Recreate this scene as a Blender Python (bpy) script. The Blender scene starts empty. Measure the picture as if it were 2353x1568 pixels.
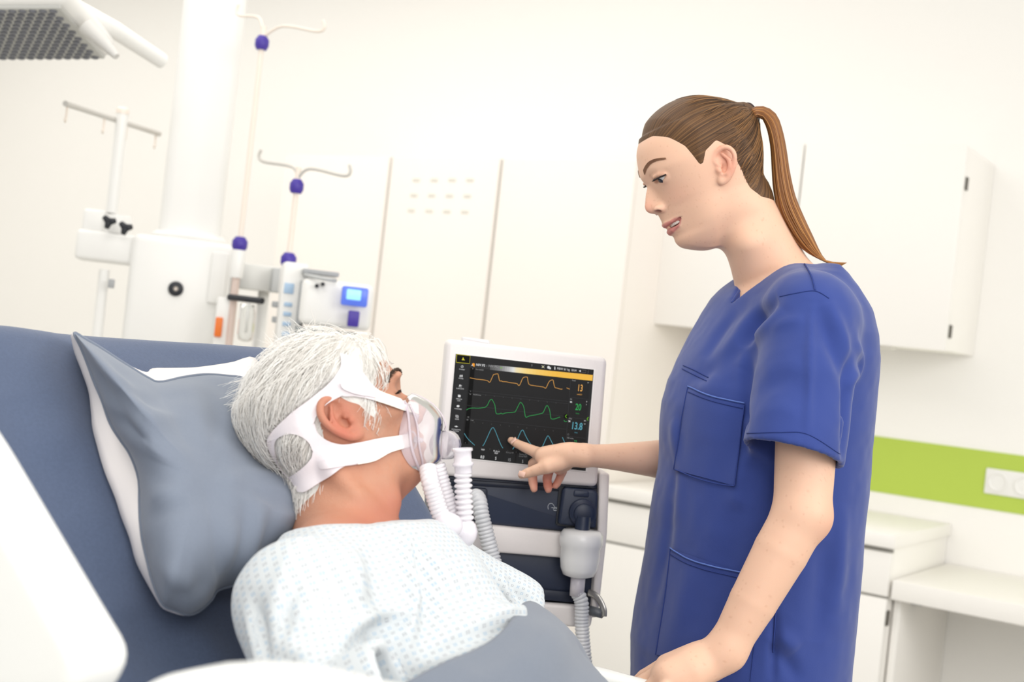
import bpy, bmesh, math, random
import numpy as np
from mathutils import Vector, Matrix
from mathutils.bvhtree import BVHTree

random.seed(4)
RNG = np.random.default_rng(4)
SC = bpy.context.scene
COL = SC.collection
rad = math.radians

# ------------------------------------------------------------------ camera, world, lights, exposure
YAW, ROLL, FPX = rad(33.2), rad(6.3), 3000.0
CAM = np.array([0.0, 0.0, 1.23])
FW = np.array([-math.sin(YAW), math.cos(YAW), 0.0])
RW = np.array([math.cos(YAW), math.sin(YAW), 0.0])
UZ = np.array([0.0, 0.0, 1.0])
RC = math.cos(ROLL) * RW + math.sin(ROLL) * UZ
UC = -math.sin(ROLL) * RW + math.cos(ROLL) * UZ

cd = bpy.data.cameras.new('camera')
cam = bpy.data.objects.new('camera', cd)
COL.objects.link(cam)
cd.sensor_width = 36.0
cd.lens = 36.0 * FPX / 2353.0
cd.clip_start, cd.clip_end = 0.05, 60
cam.matrix_world = Matrix(((RC[0], UC[0], -FW[0], CAM[0]), (RC[1], UC[1], -FW[1], CAM[1]),
                           (RC[2], UC[2], -FW[2], CAM[2]), (0, 0, 0, 1)))
cd.dof.use_dof = True
cd.dof.focus_distance = 1.80
cd.dof.aperture_fstop = 4.9
SC.camera = cam
SC.cycles.transparent_max_bounces = 32
SC.view_settings.view_transform = 'Standard'
SC.view_settings.look = 'None'
SC.view_settings.gamma = 1.0
SC.view_settings.use_curve_mapping = False
SC.view_settings.exposure = -0.02

world = bpy.data.worlds.new('world')
SC.world = world
world.use_nodes = True
bg = world.node_tree.nodes['Background']
bg.inputs[0].default_value = (1.0, 0.99, 0.97, 1)
bg.inputs[1].default_value = 0.80


def area_light(name, loc, target, sx, sy, power, color=(1, 1, 1)):
    l = bpy.data.lights.new(name, 'AREA')
    l.shape = 'RECTANGLE'
    l.size, l.size_y, l.energy, l.color = sx, sy, power, color
    o = bpy.data.objects.new(name, l)
    o.location = loc
    o.rotation_euler = (Vector(target) - Vector(loc)).to_track_quat('-Z', 'Y').to_euler()
    COL.objects.link(o)
    return o


area_light('key_light', (2.3, 1.3, 2.3), (-0.8, 1.45, 1.0), 1.8, 1.5, 46, (1.0, 0.98, 0.95))  # soft key added from the right; no window is known there
area_light('front_fill_light', (1.3, -1.1, 2.2), (-1.0, 1.6, 0.95), 1.6, 1.4, 34, (1.0, 0.985, 0.96))  # fill added to brighten the ventilator; no such source is known
area_light('overhead_fill_front', (-0.8, 0.3, 2.93), (-0.8, 0.3, 0), 2.0, 1.4, 20, (1.0, 0.98, 0.95))  # overhead fill added under the ceiling; no lamp is known there
area_light('overhead_fill_back', (-3.9, 2.2, 2.93), (-3.9, 2.2, 0), 4.6, 3.0, 58, (1.0, 0.98, 0.95))  # oversized overhead fill, added to brighten the far walls


# ------------------------------------------------------------------ photograph ray helpers (lay things out at their real depth)
def ray(px, py):
    return FW + (px - 1176.5) / FPX * RC + (784 - py) / FPX * UC


def P(px, py, d):
    return CAM + d * ray(px, py)


def PA(px, py, axis, val):
    r = ray(px, py)
    return CAM + (val - CAM[axis]) / r[axis] * r


def PPL(px, py, pt, n):
    r = ray(px, py)
    return CAM + np.dot(np.asarray(pt) - CAM, n) / np.dot(r, n) * r


def unit(v):
    v = np.asarray(v, float)
    return v / (np.linalg.norm(v) + 1e-12)


# ------------------------------------------------------------------ materials
def lin(c):
    return tuple(((x / 255) / 12.92 if x / 255 <= 0.04045 else ((x / 255 + 0.055) / 1.055) ** 2.4) for x in c)


MATS = {}


def mat(name, rgb, rough=0.5, metal=0.0, spec=0.5, noise=0.0, nscale=40, bump=0.0, bscale=200, sss=0.0, emit=0.0,
        attr=False, sheen=0.0, rgb2=None):
    if name in MATS:
        return MATS[name]
    m = bpy.data.materials.new(name)
    m.use_nodes = True
    nt = m.node_tree
    b = nt.nodes['Principled BSDF']
    c = lin(rgb) + (1,)
    b.inputs['Base Color'].default_value = c
    b.inputs['Roughness'].default_value = rough
    b.inputs['Metallic'].default_value = metal
    b.inputs['Specular IOR Level'].default_value = spec
    if sheen:
        b.inputs['Sheen Weight'].default_value = sheen
        b.inputs['Sheen Roughness'].default_value = 0.5
    if sss:
        b.inputs['Subsurface Weight'].default_value = sss
        b.inputs['Subsurface Radius'].default_value = (0.010, 0.004, 0.002)
        b.inputs['Subsurface Scale'].default_value = 1.0
    if emit:
        b.inputs['Emission Color'].default_value = c
        b.inputs['Emission Strength'].default_value = emit
    L = nt.links
    tc = nt.nodes.new('ShaderNodeTexCoord')
    src = None
    if attr:
        a = nt.nodes.new('ShaderNodeAttribute')
        a.attribute_name = 'tint'
        src = a.outputs['Color']
    if noise:
        n = nt.nodes.new('ShaderNodeTexNoise')
        n.inputs['Scale'].default_value = nscale
        n.inputs['Detail'].default_value = 5
        L.new(tc.outputs['Object'], n.inputs['Vector'])
        mx = nt.nodes.new('ShaderNodeMix')
        mx.data_type = 'RGBA'
        mx.blend_type = 'MIX'
        r = nt.nodes.new('ShaderNodeMapRange')
        r.inputs[1].default_value, r.inputs[2].default_value = 0.3, 0.7
        r.inputs[3].default_value, r.inputs[4].default_value = 0.0, 1.0
        L.new(n.outputs[0], r.inputs[0])
        L.new(r.outputs[0], mx.inputs[0])
        if src is not None:
            hs = nt.nodes.new('ShaderNodeHueSaturation')
            hs.inputs['Value'].default_value = 1 - noise
            L.new(src, hs.inputs['Color'])
            L.new(src, mx.inputs[6])
            L.new(hs.outputs[0], mx.inputs[7])
        else:
            mx.inputs[6].default_value = c
            mx.inputs[7].default_value = (lin(rgb2) + (1,)) if rgb2 else tuple(x * (1 - noise) for x in c[:3]) + (1,)
        src = mx.outputs[2]
    if src is not None:
        L.new(src, b.inputs['Base Color'])
    if bump:
        n = nt.nodes.new('ShaderNodeTexNoise')
        n.inputs['Scale'].default_value = bscale
        n.inputs['Detail'].default_value = 4
        L.new(tc.outputs['Object'], n.inputs['Vector'])
        bp = nt.nodes.new('ShaderNodeBump')
        bp.inputs['Strength'].default_value = bump
        bp.inputs['Distance'].default_value = 0.002
        L.new(n.outputs[0], bp.inputs['Height'])
        L.new(bp.outputs[0], b.inputs['Normal'])
    MATS[name] = m
    return m


def clear_mat(name, rgb, body=0.35, rough=0.08, body_rough=0.4):
    """soft clear plastic: part see-through, part milky, with a gloss"""
    if name in MATS:
        return MATS[name]
    m = bpy.data.materials.new(name)
    m.use_nodes = True
    nt = m.node_tree
    nt.nodes.clear()
    N, L = nt.nodes.new, nt.links
    out = N('ShaderNodeOutputMaterial')
    tr = N('ShaderNodeBsdfTransparent')
    tr.inputs[0].default_value = (0.97, 0.965, 0.975, 1)
    pr = N('ShaderNodeBsdfPrincipled')
    pr.inputs['Base Color'].default_value = lin(rgb) + (1,)
    pr.inputs['Roughness'].default_value = body_rough
    gl = N('ShaderNodeBsdfGlossy')
    gl.inputs['Roughness'].default_value = rough
    fr = N('ShaderNodeLayerWeight')
    fr.inputs['Blend'].default_value = 0.35
    mp = N('ShaderNodeMapRange')
    mp.inputs[3].default_value, mp.inputs[4].default_value = body * 0.75, min(1, body * 2.4)
    L.new(fr.outputs['Facing'], mp.inputs[0])
    m1 = N('ShaderNodeMixShader')
    L.new(mp.outputs[0], m1.inputs[0])
    L.new(tr.outputs[0], m1.inputs[1])
    L.new(pr.outputs[0], m1.inputs[2])
    m2 = N('ShaderNodeMixShader')
    f2 = N('ShaderNodeFresnel')
    f2.inputs[0].default_value = 1.35
    L.new(f2.outputs[0], m2.inputs[0])
    L.new(m1.outputs[0], m2.inputs[1])
    L.new(gl.outputs[0], m2.inputs[2])
    L.new(m2.outputs[0], out.inputs[0])
    MATS[name] = m
    return m


# ------------------------------------------------------------------ scene objects
def thing(name, label, cat, loc=(0, 0, 0), group=None, kind=None):
    o = bpy.data.objects.new(name, None)
    o.empty_display_size = 0.05
    COL.objects.link(o)
    o.location = tuple(float(x) for x in loc)
    return tag(o, label, cat, group, kind)


def tag(o, label=None, cat=None, group=None, kind=None):
    for k, v in (('label', label), ('category', cat), ('group', group), ('kind', kind)):
        if v:
            o[k] = v
    return o


def world_loc(o):
    v = np.zeros(3)
    while o is not None:
        v += np.array(o.location)
        o = o.parent
    return v


def put(name, verts, faces, m, parent=None, smooth=True, sharp=None, label=None, base=None, tint=None, uv=None):
    """one mesh object given in world coordinates"""
    verts = np.asarray(verts, float)
    if base is None:
        base = np.zeros(3) if parent is None else world_loc(parent)
    base = np.asarray(base, float)
    me = bpy.data.meshes.new(name)
    fl = faces.tolist() if isinstance(faces, np.ndarray) else [tuple(int(i) for i in f) for f in faces]
    me.from_pydata((verts - base).tolist(), [], fl)
    if smooth:
        me.polygons.foreach_set('use_smooth', np.ones(len(me.polygons), bool))
        if sharp:
            me.set_sharp_from_angle(angle=rad(sharp))
    if tint is not None:
        a = me.color_attributes.new('tint', 'FLOAT_COLOR', 'POINT')
        buf = np.ones((len(verts), 4), np.float32)
        buf[:, :3] = tint
        a.data.foreach_set('color', buf.ravel())
    if uv is not None:
        a = me.uv_layers.new(name='UVMap')
        li = np.zeros(len(me.loops), int)
        me.loops.foreach_get('vertex_index', li)
        a.data.foreach_set('uv', np.asarray(uv, np.float32)[li].ravel())
    me.update()
    o = bpy.data.objects.new(name, me)
    if m is not None:
        me.materials.append(m)
    COL.objects.link(o)
    if parent is not None:
        o.parent = parent
        o.location = tuple(base - world_loc(parent))
    else:
        o.location = tuple(base)
    if label:
        o['label'] = label
    return o


def dup_tree(o, shift, parent=None, label=None):
    c = o.copy()
    COL.objects.link(c)
    c.parent = parent
    if parent is None:
        c.location = tuple(np.array(o.location) + np.asarray(shift))
    if label:
        c['label'] = label
    for ch in list(o.children):
        dup_tree(ch, shift, c)
    return c


# ------------------------------------------------------------------ mesh makers (all return verts, faces)
class MB:
    def __init__(s):
        s.v, s.f, s.n = [], [], 0

    def add(s, vf):
        v, f = vf
        v = np.asarray(v, float)
        s.v.append(v)
        s.f += [tuple(int(i) + s.n for i in q) for q in f]
        s.n += len(v)
        return s

    def get(s):
        return np.concatenate(s.v), s.f

    def put(s, name, m, parent=None, **k):
        v, f = s.get()
        return put(name, v, f, m, parent, **k)


def rbox(c, half, axes=None, r=0.004, seg=2):
    """bevelled box"""
    bm = bmesh.new()
    bmesh.ops.create_cube(bm, size=2.0)
    for v in bm.verts:
        v.co = Vector((v.co.x * half[0], v.co.y * half[1], v.co.z * half[2]))
    r = min(r, min(half) * 0.95)
    if r > 0:
        bmesh.ops.bevel(bm, geom=bm.edges[:], offset=r, segments=seg, affect='EDGES', profile=0.5)
    bm.verts.index_update()
    v = np.array([x.co[:] for x in bm.verts])
    f = [tuple(x.index for x in q.verts) for q in bm.faces]
    bm.free()
    if axes is not None:
        v = v @ np.asarray(axes, float)
    return v + np.asarray(c, float), f


def bx(lo, hi, r=0.003, seg=2):
    lo, hi = np.asarray(lo, float), np.asarray(hi, float)
    return rbox((lo + hi) / 2, (hi - lo) / 2, None, r, seg)


def frame_along(pts):
    pts = np.asarray(pts, float)
    t = np.gradient(pts, axis=0)
    t /= np.linalg.norm(t, axis=1)[:, None] + 1e-12
    up = np.array([0, 0, 1.0]) if abs(t[0][2]) < 0.9 else np.array([1.0, 0, 0])
    n = up - t[0] * up.dot(t[0])
    n /= np.linalg.norm(n)
    N = []
    for q in t:
        n = n - q * n.dot(q)
        n = n / (np.linalg.norm(n) + 1e-12)
        N.append(n)
    N = np.array(N)
    return t, N, np.cross(t, N)


def tube(pts, r, n=10, cap=True, flat=None):
    pts = np.asarray(pts, float)
    m = len(pts)
    r = np.broadcast_to(np.asarray(r, float), (m,))
    t, N, B = frame_along(pts)
    a = np.linspace(0, 2 * np.pi, n, endpoint=False)
    k = 1.0 if flat is None else flat
    v = (pts[:, None] + r[:, None, None] * (np.cos(a)[None, :, None] * N[:, None] + k * np.sin(a)[None, :, None] * B[:, None])).reshape(-1, 3)
    f = []
    for i in range(m - 1):
        for j in range(n):
            q = (j + 1) % n
            f.append((i * n + j, i * n + q, (i + 1) * n + q, (i + 1) * n + j))
    if cap:
        f.append(tuple(range(n))[::-1])
        f.append(tuple((m - 1) * n + j for j in range(n)))
    return v, f


def lathe(prof, c, axis=(0, 0, 1), n=24, cap=True):
    """prof: (radius, height) list"""
    ax = unit(axis)
    c = np.asarray(c, float)
    pts = np.array([c + ax * h for _, h in prof])
    up = np.array([0, 0, 1.0]) if abs(ax[2]) < 0.9 else np.array([1.0, 0, 0])
    N = unit(up - ax * up.dot(ax))
    B = np.cross(ax, N)
    a = np.linspace(0, 2 * np.pi, n, endpoint=False)
    r = np.array([q[0] for q in prof])
    v = (pts[:, None] + r[:, None, None] * (np.cos(a)[None, :, None] * N + np.sin(a)[None, :, None] * B)).reshape(-1, 3)
    f = []
    for i in range(len(prof) - 1):
        for j in range(n):
            q = (j + 1) % n
            f.append((i * n + j, i * n + q, (i + 1) * n + q, (i + 1) * n + j))
    if cap:
        f.append(tuple(range(n))[::-1])
        f.append(tuple((len(prof) - 1) * n + j for j in range(n)))
    return v, f


def loft(rings, caps=True):
    rings = [np.asarray(r, float) for r in rings]
    n = len(rings[0])
    v = np.concatenate(rings)
    f = []
    for i in range(len(rings) - 1):
        for j in range(n):
            q = (j + 1) % n
            f.append((i * n + j, i * n + q, (i + 1) * n + q, (i + 1) * n + j))
    if caps:
        f.append(tuple(range(n))[::-1])
        f.append(tuple((len(rings) - 1) * n + j for j in range(n)))
    return v, f


def gridmesh(A):
    """A: (m, n, 3) array of points"""
    m, n, _ = A.shape
    idx = np.arange(m * n).reshape(m, n)
    f = np.stack([idx[:-1, :-1], idx[:-1, 1:], idx[1:, 1:], idx[1:, :-1]], -1).reshape(-1, 4)
    return A.reshape(-1, 3), f


def catmull(pts, n=8, closed=False):
    pts = np.asarray(pts, float)
    m = len(pts)
    out = []
    rng = range(m) if closed else range(m - 1)
    for i in rng:
        if closed:
            p0, p1, p2, p3 = pts[(i - 1) % m], pts[i], pts[(i + 1) % m], pts[(i + 2) % m]
        else:
            p0, p1, p2, p3 = pts[max(i - 1, 0)], pts[i], pts[i + 1], pts[min(i + 2, m - 1)]
        for t in np.linspace(0, 1, n, endpoint=False):
            out.append(0.5 * (2 * p1 + (p2 - p0) * t + (2 * p0 - 5 * p1 + 4 * p2 - p3) * t * t + (3 * p1 - p0 - 3 * p2 + p3) * t ** 3))
    if not closed:
        out.append(pts[-1])
    return np.array(out)


def resample(pts, n, closed=False):
    pts = np.asarray(pts, float)
    if closed:
        pts = np.vstack([pts, pts[:1]])
    d = np.concatenate([[0], np.cumsum(np.linalg.norm(np.diff(pts, axis=0), axis=1))])
    s = np.linspace(0, d[-1], n, endpoint=not closed)
    return np.stack([np.interp(s, d, pts[:, k]) for k in range(pts.shape[1])], 1)


def vnoise(p, scale, seed=0):
    """smooth 3-D value noise in -1..1"""
    p = np.asarray(p, float) * scale + seed * 17.31
    i = np.floor(p).astype(np.int64)
    f = p - i
    f = f * f * (3 - 2 * f)
    out = 0
    for dx in (0, 1):
        for dy in (0, 1):
            for dz in (0, 1):
                h = (i[..., 0] + dx) * 374761393 + (i[..., 1] + dy) * 668265263 + (i[..., 2] + dz) * 2147483647 + seed * 144269
                h = (h ^ (h >> 13)) * 1274126177
                h = ((h ^ (h >> 16)) & 0xffff) / 32767.5 - 1
                w = (f[..., 0] if dx else 1 - f[..., 0]) * (f[..., 1] if dy else 1 - f[..., 1]) * (f[..., 2] if dz else 1 - f[..., 2])
                out = out + w * h
    return out


# ------------------------------------------------------------------ implicit bodies: smooth unions polygonised by surface nets
class Field:
    def __init__(s, lo, hi, h, fine=((), (), ())):
        s.ax = []
        for i in range(3):
            x, out = lo[i], []
            while x < hi[i]:
                out.append(x)
                st = h
                for a, b, f in fine[i]:
                    if a <= x < b:
                        st = min(st, f)
                    elif x < a:
                        st = min(st, max(f, (a - x) * 0.5))
                x += st
            s.ax.append(np.array(out))
        s.h = h
        s.n = np.array([len(a) for a in s.ax])
        s.v = np.full(s.n, 1.0, np.float32)

    def op(s, fn, lo, hi, k=0.01, mode='u', pad=None):
        pad = (k + 2.5 * s.h) if pad is None else pad
        a = np.array([np.searchsorted(s.ax[i], lo[i] - pad) for i in range(3)])
        b = np.array([np.searchsorted(s.ax[i], hi[i] + pad) for i in range(3)])
        if (b <= a).any():
            return s
        g = [s.ax[i][a[i]:b[i]] for i in range(3)]
        X = np.stack(np.meshgrid(*g, indexing='ij'), -1).astype(np.float32)
        d = fn(X)
        sl = tuple(slice(a[i], b[i]) for i in range(3))
        o = s.v[sl]
        k = max(k, 1e-6)
        if mode == 'u':
            t = np.clip(0.5 + 0.5 * (o - d) / k, 0, 1)
            s.v[sl] = o * (1 - t) + d * t - k * t * (1 - t)
        elif mode == 'set':
            s.v[sl] = d
        else:                                   # subtract
            d = -d
            t = np.clip(0.5 - 0.5 * (o - d) / k, 0, 1)
            s.v[sl] = o * (1 - t) + d * t + k * t * (1 - t)
        return s

    def ell(s, c, r, axes=None, k=0.01, mode='u'):
        c, r = np.asarray(c, float), np.asarray(r, float)
        A = np.eye(3) if axes is None else np.asarray(axes, float)

        def fn(X):
            q = (X - c) @ A.T
            k0 = np.sqrt(((q / r) ** 2).sum(-1)) + 1e-9
            k1 = np.sqrt(((q / r ** 2) ** 2).sum(-1)) + 1e-9
            return k0 * (k0 - 1) / k1
        e = np.sqrt(((A * r[:, None]) ** 2).sum(0))
        return s.op(fn, c - e, c + e, k, mode)

    def cap(s, a, b, ra, rb=None, k=0.01, mode='u', flat=None, fax=None):
        """tapered capsule; flat < 1 squashes it along the direction fax"""
        a, b = np.asarray(a, float), np.asarray(b, float)
        rb = ra if rb is None else rb
        ab = b - a
        L2 = ab.dot(ab) + 1e-12
        fx = None if fax is None else unit(np.asarray(fax) - ab * np.dot(fax, ab) / L2)

        def fn(X):
            q = X - a
            t = np.clip((q @ ab) / L2, 0, 1)
            w = q - t[..., None] * ab
            r = ra + (rb - ra) * t
            if fx is None:
                return np.sqrt((w ** 2).sum(-1)) - r
            u = w @ fx
            return (np.sqrt((w ** 2).sum(-1) - u * u + (u / flat) ** 2 + 1e-12) - r) * (0.5 + 0.5 * flat)
        m = max(ra, rb)
        return s.op(fn, np.minimum(a, b) - m, np.maximum(a, b) + m, k, mode)

    def chain(s, pts, rs, k=0.01, mode='u', ki=0.0015):
        """tapered limb through joints, joined to the rest with blend k"""
        pts = [np.asarray(p, float) for p in pts]

        def fn(X):
            out = None
            for i in range(len(pts) - 1):
                a, ab = pts[i], pts[i + 1] - pts[i]
                q = X - a
                t = np.clip((q @ ab) / (ab.dot(ab) + 1e-12), 0, 1)
                w = q - t[..., None] * ab
                d = np.sqrt((w ** 2).sum(-1)) - (rs[i] + (rs[i + 1] - rs[i]) * t)
                if out is None:
                    out = d
                else:
                    h = np.clip(0.5 + 0.5 * (out - d) / ki, 0, 1)
                    out = out * (1 - h) + d * h - ki * h * (1 - h)
            return out
        m = max(rs)
        return s.op(fn, np.min(pts, 0) - m, np.max(pts, 0) + m, k, mode)

    def plane(s, p, n, lo, hi, k=0.002):
        """cut away the side the normal points to, inside the box"""
        p, n = np.asarray(p, float), unit(n)
        return s.op(lambda X: -((X - p) @ n), lo, hi, k, 'sub', pad=0)

    def mesh(s):
        v = s.v
        v[0], v[-1], v[:, 0], v[:, -1], v[:, :, 0], v[:, :, -1] = 1, 1, 1, 1, 1, 1
        ins = v < 0
        c = [ins[a:ins.shape[0] - 1 + a, b:ins.shape[1] - 1 + b, d:ins.shape[2] - 1 + d] for a in (0, 1) for b in (0, 1) for d in (0, 1)]
        cnt = sum(x.astype(np.int8) for x in c)
        act = (cnt > 0) & (cnt < 8)
        I = np.argwhere(act)
        vid = np.full(act.shape, -1, np.int64)
        vid[act] = np.arange(len(I))
        acc = np.zeros((len(I), 3))
        num = np.zeros(len(I))
        cor = [(a, b, d) for a in (0, 1) for b in (0, 1) for d in (0, 1)]
        cv = [v[I[:, 0] + a, I[:, 1] + b, I[:, 2] + d] for a, b, d in cor]
        for i in range(8):
            for j in range(i + 1, 8):
                if sum(abs(cor[i][q] - cor[j][q]) for q in range(3)) != 1:
                    continue
                m = (cv[i] < 0) != (cv[j] < 0)
                t = np.where(m, cv[i] / np.where(m, cv[i] - cv[j], 1), 0)
                pt = np.array(cor[i])[None] + t[:, None] * (np.array(cor[j]) - np.array(cor[i]))[None]
                acc[m] += pt[m]
                num[m] += 1
        V = I + acc / num[:, None]
        V = np.stack([np.interp(V[:, i], np.arange(s.n[i]), s.ax[i]) for i in range(3)], 1)
        Fs = []
        for ax in range(3):
            u, w = (ax + 1) % 3, (ax + 2) % 3
            sa = [slice(None)] * 3
            sb = [slice(None)] * 3
            sa[ax], sb[ax] = slice(0, -1), slice(1, None)
            e = ins[tuple(sa)] != ins[tuple(sb)]
            E = np.argwhere(e)
            ok = (E[:, u] > 0) & (E[:, w] > 0) & (E[:, u] < s.n[u] - 1) & (E[:, w] < s.n[w] - 1)
            E = E[ok]
            fl = ins[E[:, 0], E[:, 1], E[:, 2]]
            q = []
            for du, dw in ((1, 1), (0, 1), (0, 0), (1, 0)):
                K = E.copy()
                K[:, u] -= du
                K[:, w] -= dw
                q.append(vid[K[:, 0], K[:, 1], K[:, 2]])
            q = np.stack(q, 1)
            q[~fl] = q[~fl][:, ::-1]
            Fs.append(q)
        return V, np.concatenate(Fs)


def normals(V, Fq):
    Fq = np.asarray(Fq)
    n = np.cross(V[Fq[:, 2]] - V[Fq[:, 0]], V[Fq[:, 3]] - V[Fq[:, 1]])
    N = np.zeros_like(V)
    for k in range(4):
        np.add.at(N, Fq[:, k], n)
    return N / (np.linalg.norm(N, axis=1)[:, None] + 1e-12)


def relax(V, Fq, it=2, w=0.5):
    Fq = np.asarray(Fq)
    for _ in range(it):
        A = np.zeros_like(V)
        c = np.zeros(len(V))
        for k in range(4):
            for q in ((k + 1) % 4, (k + 3) % 4):
                np.add.at(A, Fq[:, k], V[Fq[:, q]])
                np.add.at(c, Fq[:, k], 1)
        V = V * (1 - w) + w * A / np.maximum(c, 1)[:, None]
    return V


def bvh(V, Fq):
    return BVHTree.FromPolygons([tuple(x) for x in V.tolist()], Fq.tolist() if isinstance(Fq, np.ndarray) else Fq)


def hit(tree, px, py, off=0.0, default=None):
    """first point of a surface seen at a photograph pixel, lifted off along the surface normal"""
    d = Vector(unit(ray(px, py)))
    r = tree.ray_cast(Vector(CAM), d)
    if r[0] is None:
        return default
    n = r[1] if r[1].dot(d) < 0 else -r[1]
    return np.array(r[0] + n * off)


def fold(V, Fq, lines, tree=None, it=0):
    """soft creases: lines = [(pixel polyline, width, height)]; height > 0 ridge, < 0 valley"""
    tree = tree or bvh(V, Fq)
    N = normals(V, Fq)
    D = np.zeros(len(V))
    for poly, w, h in lines:
        pp = resample(catmull(poly, 6), max(4, int(len(poly) * 7)))
        pts = [hit(tree, a, b) for a, b in pp]
        ps = [(i, q) for i, q in enumerate(pts) if q is not None]
        if len(ps) < 2:
            continue
        best = np.full(len(V), 9.0)
        env = np.zeros(len(V))
        A = np.array([q for _, q in ps])
        lo, hi = A.min(0) - 3 * w, A.max(0) + 3 * w
        sel = np.where(((V > lo) & (V < hi)).all(1))[0]
        if not len(sel):
            continue
        X = V[sel]
        bd = np.full(len(sel), 9.0)
        en = np.zeros(len(sel))
        for (i, a), (j, b) in zip(ps[:-1], ps[1:]):
            if j != i + 1:
                continue
            ab = b - a
            t = np.clip(((X - a) @ ab) / (ab @ ab + 1e-12), 0, 1)
            d = np.linalg.norm(X - a - t[:, None] * ab, axis=1)
            s = (i + t) / (len(pp) - 1)
            m = d < bd
            bd[m] = d[m]
            en[m] = np.sin(np.pi * np.clip(s[m], 0.02, 0.98)) ** 0.6
        D[sel] += h * np.exp(-(bd / w) ** 2) * en
    V = V + N * D[:, None]
    return relax(V, Fq, it) if it else V
# ------------------------------------------------------------------ setting
M_wall = mat('warm_white_paint', (252, 250, 246), 0.75)
M_ceil = mat('ceiling_white', (250, 250, 248), 0.8)
M_floor = mat('pale_floor', (205, 203, 196), 0.4, noise=0.06, nscale=8)
M_lam = mat('cupboard_laminate', (251, 248, 243), 0.45)
M_lamp = mat('pinkish_laminate', (250, 243, 236), 0.5)
M_gap = mat('shadow_gap', (160, 158, 152), 0.8)
M_gapl = mat('pale_shadow_gap', (206, 203, 197), 0.8)
M_hinge = mat('dark_hinge', (96, 92, 84), 0.5)
M_green = mat('lime_paint', (186, 210, 84), 0.6, noise=0.04, nscale=3)
M_plast = mat('white_plastic', (244, 243, 240), 0.35)
M_rail = mat('white_bed_plastic', (246, 246, 243), 0.3)
M_steel = mat('brushed_steel', (196, 194, 190), 0.35, metal=0.85)
M_greyp = mat('grey_plastic', (170, 172, 174), 0.45)
M_tan = mat('tan_enamel', (246, 234, 222), 0.4)
M_purple = mat('purple_plastic', (70, 52, 158), 0.4)
M_black = mat('black_plastic', (34, 37, 44), 0.4)
M_orange = mat('orange_plastic', (238, 122, 44), 0.45)
M_jar = clear_mat('clear_jar', (225, 232, 222), 0.25)

W = 4.37


def struct(name, vf, m, parent=None, **k):
    o = put(name, vf[0], vf[1], m, parent, sharp=30, **k)
    if parent is None:
        o['kind'] = 'structure'
    return o


struct('floor', bx((-6.7, -1.6, -0.06), (2.6, 4.47, 0.0), 0), M_floor)
struct('ceiling', bx((-6.7, -1.6, 2.98), (2.6, 4.47, 3.06), 0), M_ceil)
struct('wall_back', bx((-6.7, W, 0.0), (2.6, W + 0.1, 2.98), 0), M_wall)
struct('wall_left', bx((-6.7, -1.6, 0.0), (-6.6, W, 2.98), 0), M_wall)
struct('trim_1', bx((-1.72, W - 0.004, 0.861), (1.6, W + 0.01, 1.046), 0), M_green)

# sockets on the lime stripe
t = thing('wall_socket', 'white triple socket plate on the lime green wall stripe', 'socket', (-0.87, W, 0.953))
put('frame', *bx((-0.991, W - 0.012, 0.911), (-0.75, W - 0.003, 0.993), 0.004), M_plast, t, sharp=30)
for k in range(3):
    c = (-0.951 + 0.0805 * k, W - 0.010, 0.952)
    o = put('socket', *lathe([(0.030, 0), (0.030, 0.007), (0.0265, 0.0075), (0.0225, 0.002), (0.018, -0.003)], c, (0, -1, 0), 24), M_plast, t, sharp=40)
    for s in (-1, 1):
        put('pin_hole', *lathe([(0.0026, 0), (0.0026, 0.0012)], (c[0] + 0.0095 * s, W - 0.0075, c[2]), (0, -1, 0), 8), M_greyp, o)

# wall cabinet
FY = 4.02
t = thing('wall_cabinet', 'white two-door wall cabinet above the lime green stripe', 'cabinet', (-1.585, W, 1.345))
put('carcass', *bx((-2.10, FY + 0.02, 1.345), (-1.07, W - 0.001, 1.97), 0.002), M_lam, t, sharp=30)
XG = PA(1840, 420, 1, FY)[0]
for a, b in ((-2.10, XG - 0.003), (XG + 0.003, -1.07)):
    put('door', *bx((a, FY, 1.343), (b, FY + 0.018, 1.972), 0.002), M_lam, t, sharp=30)
for py_ in ((2216, 422), (2178, 762)):
    q = PA(py_[0], py_[1], 1, FY + 0.02)
    put('hinge', *bx((-1.0705, FY + 0.014, q[2] - 0.02), (-1.064, FY + 0.034, q[2] + 0.02), 0.002), M_hinge, t, sharp=30)
for px_ in (1930, 2030):
    q = PA(px_, 797, 1, 4.12)
    put('clip', *bx((q[0] - 0.03, 4.10, 1.335), (q[0] + 0.03, 4.16, 1.346), 0.003), M_lam, t, sharp=30)

# base cabinet with worktop, and the desk beside it
BY = 3.77
t = thing('base_cabinet', 'low white base cabinet with drawers behind the woman', 'cabinet', (-1.57, W, 0))
put('carcass', *bx((-2.05, BY + 0.02, 0.10), (-1.09, W - 0.002, 0.755), 0.002), M_lam, t, sharp=30)
put('plinth', *bx((-2.05, BY + 0.06, 0.0), (-1.09, W - 0.002, 0.10), 0), M_gap, t, sharp=30)
for a, b in ((-2.05, -1.572), (-1.568, -1.09)):
    d = put('drawer_front', *bx((a, BY, 0.617), (b, BY + 0.018, 0.742), 0.002), M_lam, t, sharp=30)
    put('door', *bx((a, BY, 0.10), (b, BY + 0.018, 0.609), 0.002), M_lam, t, sharp=30)
put('gap_shade', *bx((-2.05, BY + 0.010, 0.742), (-1.09, BY + 0.016, 0.756), 0), M_gap, t, sharp=30)  # grey strip stands in for the shade in the gap
put('gap_shade', *bx((-2.05, BY + 0.010, 0.607), (-1.09, BY + 0.016, 0.618), 0), M_gap, t, sharp=30)
q = PA(2036, 1420, 1, BY + 0.02)
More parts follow.
